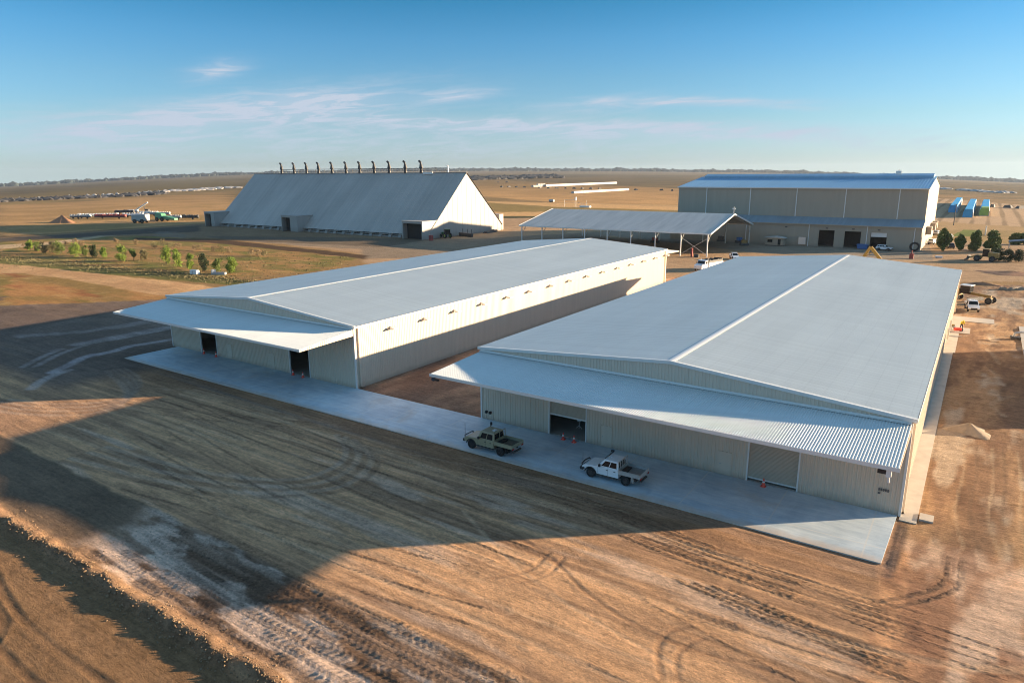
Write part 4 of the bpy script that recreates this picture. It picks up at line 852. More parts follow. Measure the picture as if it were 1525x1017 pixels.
# traffic cones
def cone_mesh():
    r = empty('traffic_cone', (0, 0, 0), 0, 'c', 'traffic cone', 'traffic cones at the shed doorways')
    MB().tube((0, 0, .04), (0, 0, .72), .155, .035, 16).build('cone_body', 'cone', r, smooth=False)
    MB().tube((0, 0, .36), (0, 0, .50), .108, .082, 16, cap=False).build('reflective_band', 'trim', r); MB().box(-.2, .2, -.2, .2, 0, .045).build('base', 'cone', r, bevel=.01)
    return r
cn = cone_mesh()
CONES = [((-30.75, 54.05), 'orange cone, left of the pair in the half-open doorway of the right shed'), ((-29.55, 54.0), 'orange cone, right of the pair in the half-open doorway of the right shed'),
         ((-12.1, 54.15), 'single orange cone in front of the closed roller door'), ((-70.4, 54.2), 'orange cone, left of the pair at the nearer open doorway of the left shed'),
         ((-68.4, 54.1), 'orange cone, right of the pair at the nearer open doorway of the left shed'), ((-89.8, 54.2), 'orange cone inside the leftmost doorway of the left shed'), ((-86.8, 54.15), 'orange cone at the right jamb of the leftmost doorway')]
for i, (q, lb) in enumerate(CONES):
    c = cn if i == 0 else copy_tree(cn); c.location = (q[0], q[1], .06); c['label'] = lb
r = empty('portable_light', (-30.9, 57.5, .06), 0, 'small pale work light on a stand just inside the half-open doorway', 'work light')
MB().tube((0, 0, 0), (0, 0, .8), .03).path([(-.3, 0, 0), (0, 0, .3), (.3, 0, 0)], .03).build('stand', 'trim', r); MB().box(-.18, .18, -.08, .08, .75, 1.0).build('lamp_head', 'trim', r)

# wagons, vans and cars by the mill
def wagon(name, p, rz, label, group, paint='wpaint', ute=False):
    r = empty(name, p, rz, label, 'ute' if ute else 'car', group)
    if ute: vehicle(r, paint, wb=3.1); tray(r, -2.8, -.98, .92, .98, 'wpaint' if paint == 'wpaint' else paint, 'wdeck', 4, 'black')
    else: vehicle(r, paint, wb=2.8, wagon=True, cab=(.85, .25, -1.9, -2.25), zr=1.78, belt=1.12, hw=.92)
    return r
p = G(1317, 373.2); wagon('parked_wagon', (p.x, p.y, 0), R(-14), 'white four-wheel-drive wagon parked in front of the mill beside the blue bin', 'vehicles parked about the mill')
p = G(1388, 363.5)
wagon('parked_wagon', (p.x+.3, p.y, 0), R(70), 'white wagon at the mill corner, nearest the wall', 'vehicles parked about the mill')
p = G(1396, 359); wagon('parked_wagon', (p.x+1.0, p.y+2, 0), R(75), 'white wagon at the mill corner, half behind the first tree', 'vehicles parked about the mill')
p = G(1413, 357); wagon('parked_wagon', (p.x, p.y+3, 0), R(80), 'white wagon to the right of the first tree', 'vehicles parked about the mill')
p = G(1408, 350.5); wagon('parked_wagon', (p.x-3, p.y, 0), R(80), 'cream wagon farthest back at the mill corner', 'vehicles parked about the mill', 'trim')
p = G(1415, 370); wagon('parked_wagon', (p.x, p.y, 0), R(100), 'dark car between the first two trees', 'vehicles parked about the mill', 'navy')
p = G(1450.5, 465.5); wagon('parked_ute', (p.x-.4, p.y+2.2, 0), R(-82), 'white ute facing the camera beside the grader', None, ute=True)
p = G(1091, 386); wagon('parked_ute', (p.x+.5, p.y, 0), R(-60), 'white ute parked behind the truck between the sheds', None, ute=True)

# truck with steel load between the sheds
p = G(1037, 405); r = empty('truck', (p.x+1.2, p.y+4.6, 0), R(-104), 'white truck with dark rails on a long white tray, between the sheds', 'truck')
b_ = MB().prism([(4.3, .7), (4.3, 1.55), (4.1, 1.75), (2.9, 1.95), (2.6, 2.75), (1.5, 2.8), (1.5, .7)], -1.15, 1.15).build('cab', 'wpaint', r, bevel=.06)
MB().hexa([(2.93, -1.0, 2.0), (2.93, 1.0, 2.0), (2.99, 1.0, 2.0), (2.99, -1.0, 2.0)], [(2.65, -.95, 2.65), (2.65, .95, 2.65), (2.70, .95, 2.65), (2.70, -.95, 2.65)]).build('windscreen', 'glass', r)
for s in (1, -1):
    MB().box(1.75, 2.55, s*1.155-.01, s*1.155+.01, 1.95, 2.5).build('window', 'glass', r); MB().box(2.6, 2.7, s*1.4-.08, s*1.4+.08, 1.9, 2.4).build('mirror', 'black', r)
    MB().tube((1.3, s*.95, .8), (1.3, s*.95, 3.2), .09).build('exhaust_stack', 'galv', r)
    for x in (3.4, -2.2, -3.4): wheel(r, x, s*1.0, .5, .32, 'galv')
    MB().box(4.28, 4.34, s*.85-.15, s*.85+.15, 1.0, 1.25).build('headlight', 'lens', r)
MB().box(-5.2, 4.1, -.45, .45, .5, .95).build('chassis', 'rust', r); MB().box(-5.6, 1.1, -1.2, 1.2, .95, 2.0).build('tray', 'wpaint', r, bevel=.03)
lo = MB()
for y in (-.9, -.3, .3, .9): lo.box(-5.4, .9, y-.2, y+.2, 2.0, 2.6)
for x in (-5, -3, -1, .7): lo.box(x-.12, x+.12, -1.2, 1.2, 2.6, 2.85)
lo.build('rail_load', 'black', r)

# yellow machines
def excavator():
    yq = 163.0; a = GY(1297, 366.5, yq); l_ = GY(1286, 383, yq); q = GY(1311, 386, yq)
    r = empty('excavator', (a.x+4.0, yq, 0), 0, 'yellow excavator behind the right shed, only its boom showing over the roof', 'excavator'); ox = a.x+4.0
    for s in (1, -1): MB().prism([(-2.0, .1), (-2.2, .5), (-1.9, .95), (1.9, .95), (2.2, .5), (2.0, .1)], s*1.2-.3, s*1.2+.3).build('track', 'rust', r, bevel=.04)
    MB().box(-2.2, 1.6, -1.4, 1.4, 1.1, 2.1).build('body', 'yellow', r, bevel=.1); MB().box(-.2, 1.5, -1.35, -.4, 2.1, 3.1).build('cab', 'glass', r, bevel=.05); MB().tube((0, 0, .7), (0, 0, 1.1), .9, .9, 16).build('turntable', 'rust', r)
    ax = a.x-ox; bm_ = MB().hexa([(-.3, .0, 1.9), (.3, 0, 1.9), (.3, .4, 1.9), (-.3, .4, 1.9)], [(q.x-ox-.5, 0, q.z-.4), (q.x-ox+.2, 0, q.z), (q.x-ox+.2, .4, q.z), (q.x-ox-.5, .4, q.z-.4)])
    bm_.beam((q.x-ox, .2, q.z-.1), (ax, .2, a.z-.25), .42, .6); bm_.build('boom', 'yellow', r)
    MB().beam((ax-.05, .2, a.z-.25), (l_.x-ox, .2, l_.z), .40, .55).beam((l_.x-ox, .2, l_.z), (l_.x-ox-.9, .2, 2.2), .38, .42).beam((ax+.5, .2, a.z-1.1), (l_.x-ox+.45, .2, l_.z+.2), .14).build('stick', 'yellow', r)
    bx = l_.x-ox-.9; MB().prism([(bx-.5, 2.3), (bx+.5, 2.3), (bx+.8, 1.3), (bx+.2, .7), (bx-.6, 1.2)], -.5, .9).build('bucket', 'rust', r)
    MB().beam((ax+1.5, .2, a.z-1.6), (.2, .2, 2.5), .16).build('hydraulic_ram', 'galv', r)
excavator()
def machine(name, p, rz, label, cat, paint, kind):
    r = empty(name, p, rz, label, cat)
    if kind == 'grader':
        MB().prism([(-3.6, 1.0), (-3.6, 2.3), (-1.0, 2.3), (-1.0, 1.0)], -1.0, 1.0).build('engine_cover', paint, r, bevel=.08)
        MB().beam((-1.0, 0, 1.7), (4.2, 0, 1.3), .45, .5).beam((4.2, -.9, .95), (4.2, .9, .95), .3).build('frame', paint, r)
        MB().box(-1.0, .7, -.85, .85, 1.5, 3.0).build('cab', 'glass', r); MB().box(-1.15, .85, -1.0, 1.0, 3.0, 3.14).build('cab_roof', 'trim', r)
        MB().hexa([(.9, -2.0, .2), (1.0, -2.0, .2), (2.3, 2.0, .2), (2.2, 2.0, .2)], [(.8, -2.0, .9), (.9, -2.0, .9), (2.2, 2.0, .9), (2.1, 2.0, .9)]).build('blade', 'rust', r)
        for x in (-3.0, -1.5, 4.2):
            for s in (1, -1): wheel(r, x, s*1.05, .62, .42, 'rust')
    else:
        MB().prism([(-3.2, 1.1), (-3.2, 2.4), (-.8, 2.6), (-.8, 1.1)], -1.1, 1.1).build('engine_cover', paint, r, bevel=.1)
        MB().box(-.9, .6, -.8, .8, 1.3, 3.3).build('cab', 'glass', r, bevel=.04); MB().box(-1.0, .7, -.95, .95, 3.3, 3.45).build('cab_roof', paint, r)
        MB().box(.6, 2.4, -.7, .7, .9, 1.6).build('frame', paint, r)
        for s in (1, -1): MB().beam((1.6, s*.7, 1.6), (3.9, s*.7, .7), .2, .35).build('lift_arm', paint, r)
        MB().prism([(3.8, .15), (5.1, .1), (4.2, .5), (3.9, 1.5), (3.6, 1.2)], -1.4, 1.4).build('bucket', 'rust', r)
        for x in (-1.9, 1.7):
            for s in (1, -1): wheel(r, x, s*1.15, .8, .55, 'rust')
    return r
p = G(1441, 449); _g = machine('grader', (p.x-.3, p.y+.8, 0), R(-20), 'dusty yellow road grader beside the right shed behind the white ute', 'grader', 'gold', 'grader')
p = G(1466, 389); machine('wheel_loader', (p.x, p.y, 0), R(170), 'dusty yellow wheel loader in front of the round shrubs', 'loader', 'gold', 'loader')

# small things round the mill
p = G(1284, 371); r = empty('rubbish_skip', (p.x, p.y, 0), 0, 'blue rubbish skip between the second and third open bays', 'skip')
MB().hexa([(-1.4, -.8, .12), (1.4, -.8, .12), (1.4, .8, .12), (-1.4, .8, .12)], [(-1.6, -.9, 1.5), (1.6, -.9, 1.5), (1.6, .9, 1.5), (-1.6, .9, 1.5)]).build('bin', 'blue', r); MB().box(-1.68, 1.68, -.98, -.9, 1.35, 1.55).box(-1.68, 1.68, .9, .98, 1.35, 1.55).build('rim', 'blue', r)
MB().box(-1.3, -1.1, -.8, .8, 0, .12).box(1.1, 1.3, -.8, .8, 0, .12).build('skid', 'rust', r)
p = G(1346, 372); r = empty('tank_rack', (p.x, p.y, 0), 0, 'blue drums and tank on a frame to the right of the white wagon', 'tank')
MB().box(-1.2, 1.2, -.6, .6, 1.6, 3.4).build('tank', 'blue', r, bevel=.25)
for x in (-1, 1):
    for y in (-.5, .5): MB().box(x-.06, x+.06, y-.06, y+.06, 0, 1.65).build('leg', 'rust', r)
for x in (-.6, .3): MB().tube((x, -1.2, 0), (x, -1.2, .9), .35, .35, 14).build('drum', 'blue', r)
MB().tube((-3.0, 0, 2.6), (-1.2, 0, 2.6), .16).build('hose_arm', 'rust', r)
p = G(1330, 371); r = empty('equipment_trailer', (p.x, p.y, 0), 0, 'low blue trailer partly hidden behind the white wagon', 'trailer'); MB().box(-2.4, 2.2, -.9, .9, .55, 1.25).build('body', 'blue', r, bevel=.1); MB().beam((2.2, 0, .5), (3.4, 0, .45), .12).build('drawbar', 'rust', r)
for s in (1, -1): wheel(r, -.2, s*.95, .36, .22)
p = G(1360.5, 375); t = MB(); 
for i in range(24):
    a0, a1 = 2*math.pi*i/24, 2*math.pi*(i+1)/24; t.tube((1.15*math.cos(a0), 0, 1.45+1.15*math.sin(a0)), (1.15*math.cos(a1), 0, 1.45+1.15*math.sin(a1)), .3, .3, 8, cap=False)
o = t.build('tractor_tyre', 'tyre', smooth=True); o.location = (p.x, p.y+1.5, 0); tag(o, 'big tractor tyre leaning against the right end of the mill wall', 'tyre'); o.name = 'spare_tractor_wheel'
p = G(1357, 385.5); r = empty('fuel_pump', (p.x, p.y, 0), 0, 'dull red fuel pump standing alone on the yard before the mill', 'pump'); MB().box(-.55, .55, -.4, .4, 0, 1.5).build('cabinet', 'red', r, bevel=.05); MB().tube((0, 0, 1.5), (0, 0, 2.4), .16).build('standpipe', 'red', r)
p = G(1398, 384.5); r = empty('water_trough', (p.x, p.y, 0), .3, 'small white trough on the yard edge in front of the trees', 'trough'); MB().box(-.9, .9, -.4, .4, .1, .6).build('tub', 'trim', r, bevel=.05); MB().box(-.7, -.5, -.3, .3, 0, .1).box(.5, .7, -.3, .3, 0, .1).build('foot', 'rust', r)
p = G(1030, 382.5); r = empty('gas_bottle_stand', (p.x, p.y, 0), 0, 'dark red post with a small box on the yard under the canopy edge', 'post'); MB().box(-.25, .25, -.25, .25, 0, 2.6).build('post', 'red', r); MB().box(.8, 2.2, -.4, .4, 0, .9).build('box', 'rust', r, bevel=.05)
for i, (u, v_, lb, m_) in enumerate(((975, 362, 'red-brown machine under the left half of the canopy', 'red'), (1073, 360, 'dark stack of pallets under the canopy, right of its corner post', 'rust'), (1108, 366, 'red and yellow pump set by the far right canopy post', 'gold'), (1101, 362, 'dark drum press under the right end of the canopy', 'blue'))):
    p = G(u, v_); r = empty('machine_part', (p.x, p.y, 0), .3*i, lb, 'machinery', 'equipment stored under the canopy')
    MB().box(-1.4, 1.4, -.8, .8, .1, .9).build('base', 'rust', r, bevel=.05); MB().box(-.9, .4, -.6, .6, .9, 2.0).tube((.8, 0, .9), (.8, 0, 1.9), .3).build('housing', m_, r, bevel=.06)
p = G(1420, 336); r = empty('light_pole', (p.x, p.y, 0), 0, 'tall dark pole in the paddock beneath the leftmost blue row', 'pole'); MB().tube((0, 0, 0), (0, 0, 9.5), .2, .14).build('pole', 'rust', r); MB().box(-.9, .9, -.12, .12, 9.3, 9.6).build('crossarm', 'rust', r)
p = G(1481, 350.5); r = empty('pump_station', (p.x, p.y, 0), 0, 'small red pump with a white standpipe out on the right paddock', 'pump'); MB().box(-1.5, 1.2, -.8, .8, 0, 1.4).build('housing', 'red', r, bevel=.1); MB().tube((-3, 0, 0), (-3, 0, 3.4), .25).build('standpipe', 'trim', r)

# navy-roofed shelter at the right edge
p = G(1501, 372); r = empty('carport', (p.x+6.2, p.y+2, 0), 0, 'low shelter with a dark navy roof at the right edge behind the shrubs', 'carport')
MB().prism([(-6.3, 2.5), (0, 3.4), (6.3, 2.5), (6.3, 2.6), (0, 3.5), (-6.3, 2.6)], -3, 3).build('roof', 'navy', r)
for x in (-6, 0, 6):
    for y in (-2.7, 2.7): MB().box(x-.08, x+.08, y-.08, y+.08, 0, 2.55).build('post', 'galv', r)

# gantry behind the canopy
p = G(857, 309); r = empty('loading_gantry', (p.x, p.y, 0), 0, 'pale skeletal gantry with stair and platform behind the canopy roof', 'gantry')
k_ = 42/ (FPX/p.y*.83); g1 = MB()
for x in (-9, -.4, .4, 9): g1.beam((x, 0, 0), (x, 0, 6.6 if abs(x) < 1 else 5.2), .12)
g1.beam((-9, 0, 5.2), (0, 0, 5.2), .14).beam((-9, 0, 3.0), (9, 0, 3.0), .1).beam((0, 0, 0), (9, 0, 3.4), .14).beam((2, 0, 3.5), (9, 0, 1), .1)
g1.build('frame', 'galv', r); MB().box(-.5, .5, -.6, .6, 5, 7.2).build('hopper', 'trim', r); MB().box(4, 12, -1.2, 1.2, 0, 1.3).build('container', 'trim', r, bevel=.05)
p = G(821.5, 302); r = empty('water_tank_trailer', (p.x, p.y, 0), 0, 'small pale tank trailer in the tan paddock left of the gantry', 'tank'); MB().tube((-2.2, 0, 1.6), (2.2, 0, 1.6), 1.1, 1.1, 14).build('tank', 'wtarp', r)
for s in (1, -1): wheel(r, 0, s*1.1, .5, .3)

# cotton module rows
def module_row(name, pts, hw, h, tarps, label, group, n_):
    a, b_ = Vector(pts[0]), Vector(pts[1]); d = b_-a; Ln = d.length; ang = math.atan2(d.y, d.x)
    r = empty(name, (a.x, a.y, float(terrain_far(np.array(a.x), np.array(a.y)))), ang, label, 'module row', group)
    z1 = float(terrain_far(np.array(b_.x), np.array(b_.y)))-float(terrain_far(np.array(a.x), np.array(a.y)))
    for k in range(n_):
        t0, t1 = Ln*k/n_, Ln*(k+1)/n_-.5; m_, hh = tarps(k); dz = z1*k/n_; hh = h*hh
        q = MB().prism([(-hw, dz-.5), (-hw, dz+h*.55), (-hw*.7, dz+hh), (hw*.7, dz+hh), (hw, dz+h*.55), (hw, dz-.5)], t0, t1, 'x')
        q.build('module', 'wtarp', r)
        MB().prism([(hw+.06, dz+.2), (hw+.06, dz+h*.56), (hw*.72, dz+hh+.07), (-hw*.78, dz+hh+.07), (-hw*.86, dz+hh*.86), (-hw*.80, dz+.2)], t0-.08, t1+.06, 'x').build('tarpaulin', m_, r)
bl = [((1207+6, 316.5), (1214, 300)),]
def zz4(x, y): return G(1000+x/2.905, 240+y/2.905)
for (q0, q1, lb, tp) in (((1217, 222), (1243, 178), 'leftmost teal-covered cotton module row beside the mill', lambda k: ('tarp', 1)), ((1281, 244), (1303, 186), 'middle teal-covered cotton module row, the longest of three', lambda k: ('tarp', 1)), ((1352, 236), (1360, 188), 'rightmost cotton module row, its near end covered yellow-green', lambda k: (('gtarp' if k < 1 else 'tarp'), 1))):
    a, b_ = zz4(*q0), zz4(*q1); module_row('cotton_module_row', (a, b_), 2.3, 4.4, tp, lb, 'teal-covered cotton module rows', 9)
def gt(u, v_): 
    p = G(u, v_)
    for _ in range(5): p = G(u, v_, float(terrain_far(np.array(p.x), np.array(p.y))))
    return p
module_row('cotton_module_row', (gt(793, 278.6), gt(811, 278.2)), 2.6, 2.6, lambda k: ('wtarp', 1.7 if k > 1 else 1), 'short white cotton module row at the left, stacked two high in part', 'white cotton module rows', 5)
module_row('cotton_module_row', (gt(811.5, 278.3), gt(917, 273.8)), 2.6, 3.3, lambda k: ('wtarp', 1), 'long white cotton module row, the farther one', 'white cotton module rows', 26)
module_row('cotton_module_row', (gt(853, 288.4), gt(935, 283.6)), 2.0, 2.4, lambda k: ('wtarp', 1), 'long white cotton module row, the nearer one', 'white cotton module rows', 20)
# dark heaps dotted along the tan field
first = None; HX = [747, 758, 769, 781, 742, 755, 804, 817, 829, 842, 855, 867, 880, 893, 947, 985, 1001, 1015]; OR = 'first second third fourth fifth sixth seventh eighth ninth tenth eleventh twelfth thirteenth fourteenth fifteenth sixteenth seventeenth eighteenth'.split()
HO = [OR[sorted(HX).index(q)] for q in HX]+OR[:3]
for i, (u, v_) in enumerate([(747, 279), (758, 279), (769, 279.3), (781, 279.6), (742, 272), (755, 272), (804, 280.6), (817, 280.8), (829, 281), (842, 281.2), (855, 281.4), (867, 281.6), (880, 281.7), (893, 282), (947, 283.5), (985, 284), (1001, 284.5), (1015, 285), (1478, 308.5), (1501, 309.8), (1519, 311)]):
    p = gt(u, v_)
    if first is None:
        first = MB().hexa([(-2.2, -1.2, 0), (2.2, -1.2, 0), (2.4, 1.2, 0), (-2.3, 1.2, 0)], [(-1.6, -.8, 1.7), (1.2, -.7, 2.1), (1.5, .8, 1.6), (-1.3, .7, 1.9)]).build('loose_module', 'rust'); o = first
    else: o = first.copy(); C.objects.link(o)
    o.location = p; o.rotation_euler = (0, 0, i*1.3); o.scale = (1.1+.1*(i % 3),)*2+(1,)
    tag(o, ('small dark weathered heap on the tan paddock behind the canopy' if i < 18 else 'small dark heap on the striped ground right of the teal rows')+f', {HO[i]} from the left', 'heap', 'dark heaps dotted along the paddock')

# gin trash heaps: dark strips of spoil with pale piles
def heapstrip(name, pts, w, h, label, n_, m_='spoil', kind='stuff'):
    mb = MB()
    for i in range(n_):
        t = rng.random()*(len(pts)-1); k = int(t); p0, p1 = gt(*pts[k]), gt(*pts[k+1]); p = p0.lerp(p1, t-k)
        ww = w*(.5+rng.random()); hh = h*(.5+rng.random()); dx, dy = (rng.random(2)-.5)*w*3
        q = iv*np.array([ww*1.6, ww, hh])*(1+.4*(rng.random(iv.shape)-.5))+np.array([p.x+dx, p.y+dy, p.z+hh*.1]); mb.add([tuple(z_) for z_ in q], jf)
    o = mb.build(name, m_); tag(o, label, 'spoil heap', kind=kind); return o
heapstrip('spoil_windrow', [(-60, 304), (0, 301), (60, 298.5), (105, 296.5), (190, 293), (245, 288.5)], 5.0, 2.6, 'long dark strip of spoil heaps across the left plain', 260)
heapstrip('spoil_windrow', [(-60, 303), (0, 300.5), (80, 297), (125, 294), (190, 291), (240, 287)], 3.2, 2.6, 'pale heaps of spoil scattered in the dark strip at the left', 70, 'spoilw')
heapstrip('spoil_windrow', [(225, 287), (290, 284), (345, 280)], 6.0, 2.2, 'pale grey spoil strip reaching behind the storage building', 70, 'spoilw')
heapstrip('spoil_windrow', [(698, 268), (745, 266.5), (800, 264.5), (822, 264)], 12.0, 6.0, 'dark spoil heaps beyond the tan paddock right of the storage building', 200)
heapstrip('spoil_windrow', [(1392, 281), (1425, 283), (1470, 286), (1500, 288)], 5.0, 1.6, 'thin pale strip across the right plain', 50, 'spoilw')
def mound(name, p, rx, ry, h, m_, label, seed=0, cat='mound'):
    n = 26; vs, fs = [], []
    for j in range(9):
        t = j/8
        for i in range(n):
            a = 2*math.pi*i/n; rr = t*(1+.18*math.sin(a*3+seed)+.1*math.sin(a*7+seed*2)); z = h*(max(0, 1-t)**1.15)*(1+.25*float(vnoise(np.array(math.cos(a)*2.5+seed+t*3), np.array(math.sin(a)*2.5+t*2), 3)))-.08*(t == 1)
            vs.append((rr*rx*math.cos(a), rr*ry*math.sin(a), z))
    for j in range(8):
        for i in range(n): fs.append((j*n+i, (j+1)*n+i, (j+1)*n+(i+1) % n, j*n+(i+1) % n))
    o = MB().add(vs, fs).build(name, m_, smooth=True); o.location = p; tag(o, label, cat); return o
p = G(94, 331.5); mound('dirt_mound', (p.x, p.y, 0), 8.5, 5, 3.4, 'soil', 'red-brown dirt mound alone at the left edge of the paddock', 1)
p = G(1447, 650); mound('rubble_mound', (p.x-.3, p.y+1.5, 0), 2.0, 1.6, .8, 'sand', 'pale rubble heap beside the right shed', 4)
p = G(1378, 376); mound('dirt_mound', (7.5, 208, 0), 8, 4, .6, 'soil', 'low brown dirt bank at the right behind the grader', 7)
p = G(1462, 424); mound('dirt_mound', (p.x, p.y, 0), 4.2, 1.3, .55, 'soil', 'low dark spoil heap just behind the grader', 9)
p = G(1372, 402)

# machinery clutter on the left paddock
p = G(210, 332); r = empty('tank_trailer', (p.x, p.y, 0), R(30), 'large white tank trailer hitched to a green machine, left paddock', 'tank trailer')
MB().hexa([(-4, -2, 1), (4, -2, 1), (4, 2, 1), (-4, 2, 1)], [(-3.6, -2.2, 4.4), (4.2, -2.2, 4.6), (4.2, 2.2, 4.6), (-3.6, 2.2, 4.4)]).build('tank', 'wtarp', r, bevel=.4)
for x in (-2, 2):
    for s in (1, -1): wheel(r, x, s*2.2, 1.0, .6)
MB().beam((4, 0, 1), (8, 0, 1), .3).build('drawbar', 'rust', r)
p = G(243, 329.5); r = empty('harvester', (p.x, p.y, 0), R(10), 'pale green harvesting machine beside the white tank trailer', 'harvester')
MB().hexa([(-4, -1.8, 1.2), (2, -1.8, 1.2), (2, 1.8, 1.2), (-4, 1.8, 1.2)], [(-4, -1.5, 4.6), (.5, -1.5, 4.2), (.5, 1.5, 4.2), (-4, 1.5, 4.6)]).build('body', 'lgreen', r, bevel=.2)
MB().hexa([(2, -1.5, 1.2), (10, -1.2, .8), (10, 1.2, .8), (2, 1.5, 1.2)], [(2, -1.5, 3.0), (10, -1.2, 1.8), (10, 1.2, 1.8), (2, 1.5, 3.0)]).build('header', 'lgreen', r, bevel=.1)
for x in (-2.4, 1.4):
    for s in (1, -1): wheel(r, x, s*1.8, 1.1, .6)
def implement(u, v_, L_, m1, label, group, seed, h=2.6):
    rr = random.Random(seed); p = G(u, v_); r = empty('farm_implement', (p.x, p.y, 0), R(rr.uniform(20, 45)), label, 'machinery', group)
    MB().box(-L_/2, L_/2, -.5, .5, .8, h*.55).build('frame', 'rust', r, bevel=.05)
    q = MB(); n = max(3, int(L_/1.4))
    for k in range(n): x = -L_/2+(k+.5)*L_/n; q.hexa([(x-.5, -.9, h*.5), (x+.5, -.9, h*.5), (x+.5, .9, h*.5), (x-.5, .9, h*.5)], [(x-.4, -.6, h*(.75+.4*rr.random())), (x+.4, -.6, h), (x+.4, .6, h), (x-.4, .6, h)])
    q.build('hopper_row', m1, r); 
    for s in (1, -1): wheel(r, s*L_*.3, -.9*s, .5, .35)
IM = 'farm machinery parked on the left paddock'
for i, (u, v_, L_, m1, lb) in enumerate([(113, 326, 6, 'wtarp', 'pale planter at the far left end of the machinery'), (126, 325.8, 9, 'wtarp', 'pale planter second from the left of the machinery'), (148, 324.5, 22, 'trim', 'long cream boom implement in the middle of the left machinery'), (165, 326, 20, 'red', 'dark red disc implement in front of the cream boom'), (186, 319, 14, 'rust', 'dark implement at the back, left of the raised arm'), (199, 318.5, 7, 'trim', 'small white implement at the back row'), (199, 324, 12, 'trim', 'cream box-shaped implement left of the tank trailer'), (238, 322, 14, 'wtarp', 'white implement behind the green harvester'), (262, 327.5, 7, 'wtarp', 'white spreader right of the green harvester'), (276, 327, 16, 'rust', 'dark and white implement at the right end of the machinery'), (222, 321, 12, 'trim', 'cream implement behind the tank trailer')]):
    implement(u, v_, L_, m1, lb, IM, i)
p = G(214, 315); r = empty('grain_auger', (p.x, p.y, 0), R(20), 'pale auger with a raised arm at the back of the left machinery', 'auger'); MB().beam((-6, 0, 1), (4, 0, 6), .8).build('tube', 'trim', r); MB().box(2, 4.5, -1, 1, 0, 1.6).build('base', 'rust', r); MB().beam((1, 0, 1), (1, 0, 4.6), .3).build('strut', 'rust', r)
p = G(1430, 285)

# machinery against the gable wall of the storage building
p = G(664, 354.5); r = empty('tractor', (p.x, p.y, 0), R(160), 'dark green tractor by the lit gable wall', 'tractor')
MB().box(-.5, 2.6, -.6, .6, 1.1, 2.2).build('bonnet', 'green', r, bevel=.12); MB().box(-2.0, -.4, -.9, .9, 1.6, 3.3).build('cab', 'glass', r, bevel=.05); MB().box(-2.1, -.3, -1.0, 1.0, 3.3, 3.5).build('cab_roof', 'green', r, bevel=.05)
for x, rr in ((-1.4, 1.0), (2.0, .65)):
    for s in (1, -1): wheel(r, x, s*1.2, rr, .5, 'gtarp')
p = G(652, 353); r = empty('seed_drill', (p.x, p.y, 0), R(150), 'dark green implement with curved hoops left of the tractor', 'machinery'); MB().box(-2, 2, -.8, .8, .6, 1.3).build('frame', 'green', r)
for x in (-1.5, -.5, .5, 1.5): MB().path([(x, -.8, 1.3), (x, -.4, 2.4), (x, .4, 2.4), (x, .8, 1.3)], .06).build('hoop', 'green', r)
p = G(694, 352.5); r = empty('disc_plough', (p.x, p.y, 0), R(165), 'dark disc plough against the shaded part of the gable wall', 'machinery'); MB().box(-4, 4, -.6, .6, .9, 1.4).build('frame', 'rust', r)
for k in range(8): MB().tube((-3.6+k, -.5, .6), (-3.4+k, .5, .6), .6, .6, 12).build('disc', 'rust', r)
for x in (-3.8, -1, 2): MB().beam((x, 0, 1.3), (x+.1, 0, 3.0), .15).build('upright', 'rust', r)
p = G(730, 346.5); r = empty('steel_pile', (p.x, p.y, 0), R(100), 'low pile of dark steel at the far end of the gable wall', 'pile')
for k in range(9): MB().beam((-5+rng.random(), -1+.25*k, .2+.1*(k % 4)), (4+rng.random()*2, -1.2+.3*k, .3+.25*(k % 3)), .3, .35).build('beam', 'rust', r)
p = G(642, 358.5); o = MB().box(-.7, .7, -.5, .5, 0, 2.0).build('red_cabinet', 'red', bevel=.05); o.location = (p.x, p.y, 0); tag(o, 'red cabinet at the right jamb of the nearest porch', 'cabinet')

# workers' gear at the right shed's side door
p = G(1431, 492); r = empty('person', (p.x, p.y, .05), R(200), 'worker in a yellow hi-vis shirt and dark trousers bending at the side path', 'person')
pm = bpy.data.meshes.new('body'); jv = [(0, 0, .92), (0, .04, 1.15), (.0, .28, 1.38), (.0, .40, 1.46), (.0, .52, 1.50), (-.11, 0, .86), (-.13, .08, .48), (-.13, -.02, .08), (-.13, .12, .03), (.11, 0, .86), (.13, .02, .48), (.13, -.10, .08), (.13, .04, .03), (-.20, .28, 1.34), (-.26, .42, 1.10), (-.20, .60, .96), (.20, .28, 1.34), (.26, .42, 1.10), (.20, .62, .96)]
je = [(0, 1), (1, 2), (2, 3), (3, 4), (0, 5), (5, 6), (6, 7), (7, 8), (0, 9), (9, 10), (10, 11), (11, 12), (2, 13), (13, 14), (14, 15), (2, 16), (16, 17), (17, 18)]
pm.from_pydata(jv, je, []); pm.materials.append(MT['navycloth']); po = bpy.data.objects.new('body', pm); C.objects.link(po); po.parent = r
sk = po.modifiers.new('skin', 'SKIN'); rads = [.14, .15, .16, .06, .05, .10, .075, .05, .045, .10, .075, .05, .045, .07, .05, .035, .07, .05, .035]
for v_, q in zip(pm.skin_vertices[0].data if pm.skin_vertices else [], rads): v_.radius = (q, q)
if not pm.skin_vertices:
    bmx = bmesh.new(); bmx.from_mesh(pm); ly = bmx.verts.layers.skin.verify(); bmx.verts.ensure_lookup_table()
    for v_, q in zip(bmx.verts, rads): v_[ly].radius = (q, q)
    bmx.verts[0][ly].use_root = True; bmx.to_mesh(pm); bmx.free()
sb_ = po.modifiers.new('sub', 'SUBSURF'); sb_.levels = 1; sb_.render_levels = 1
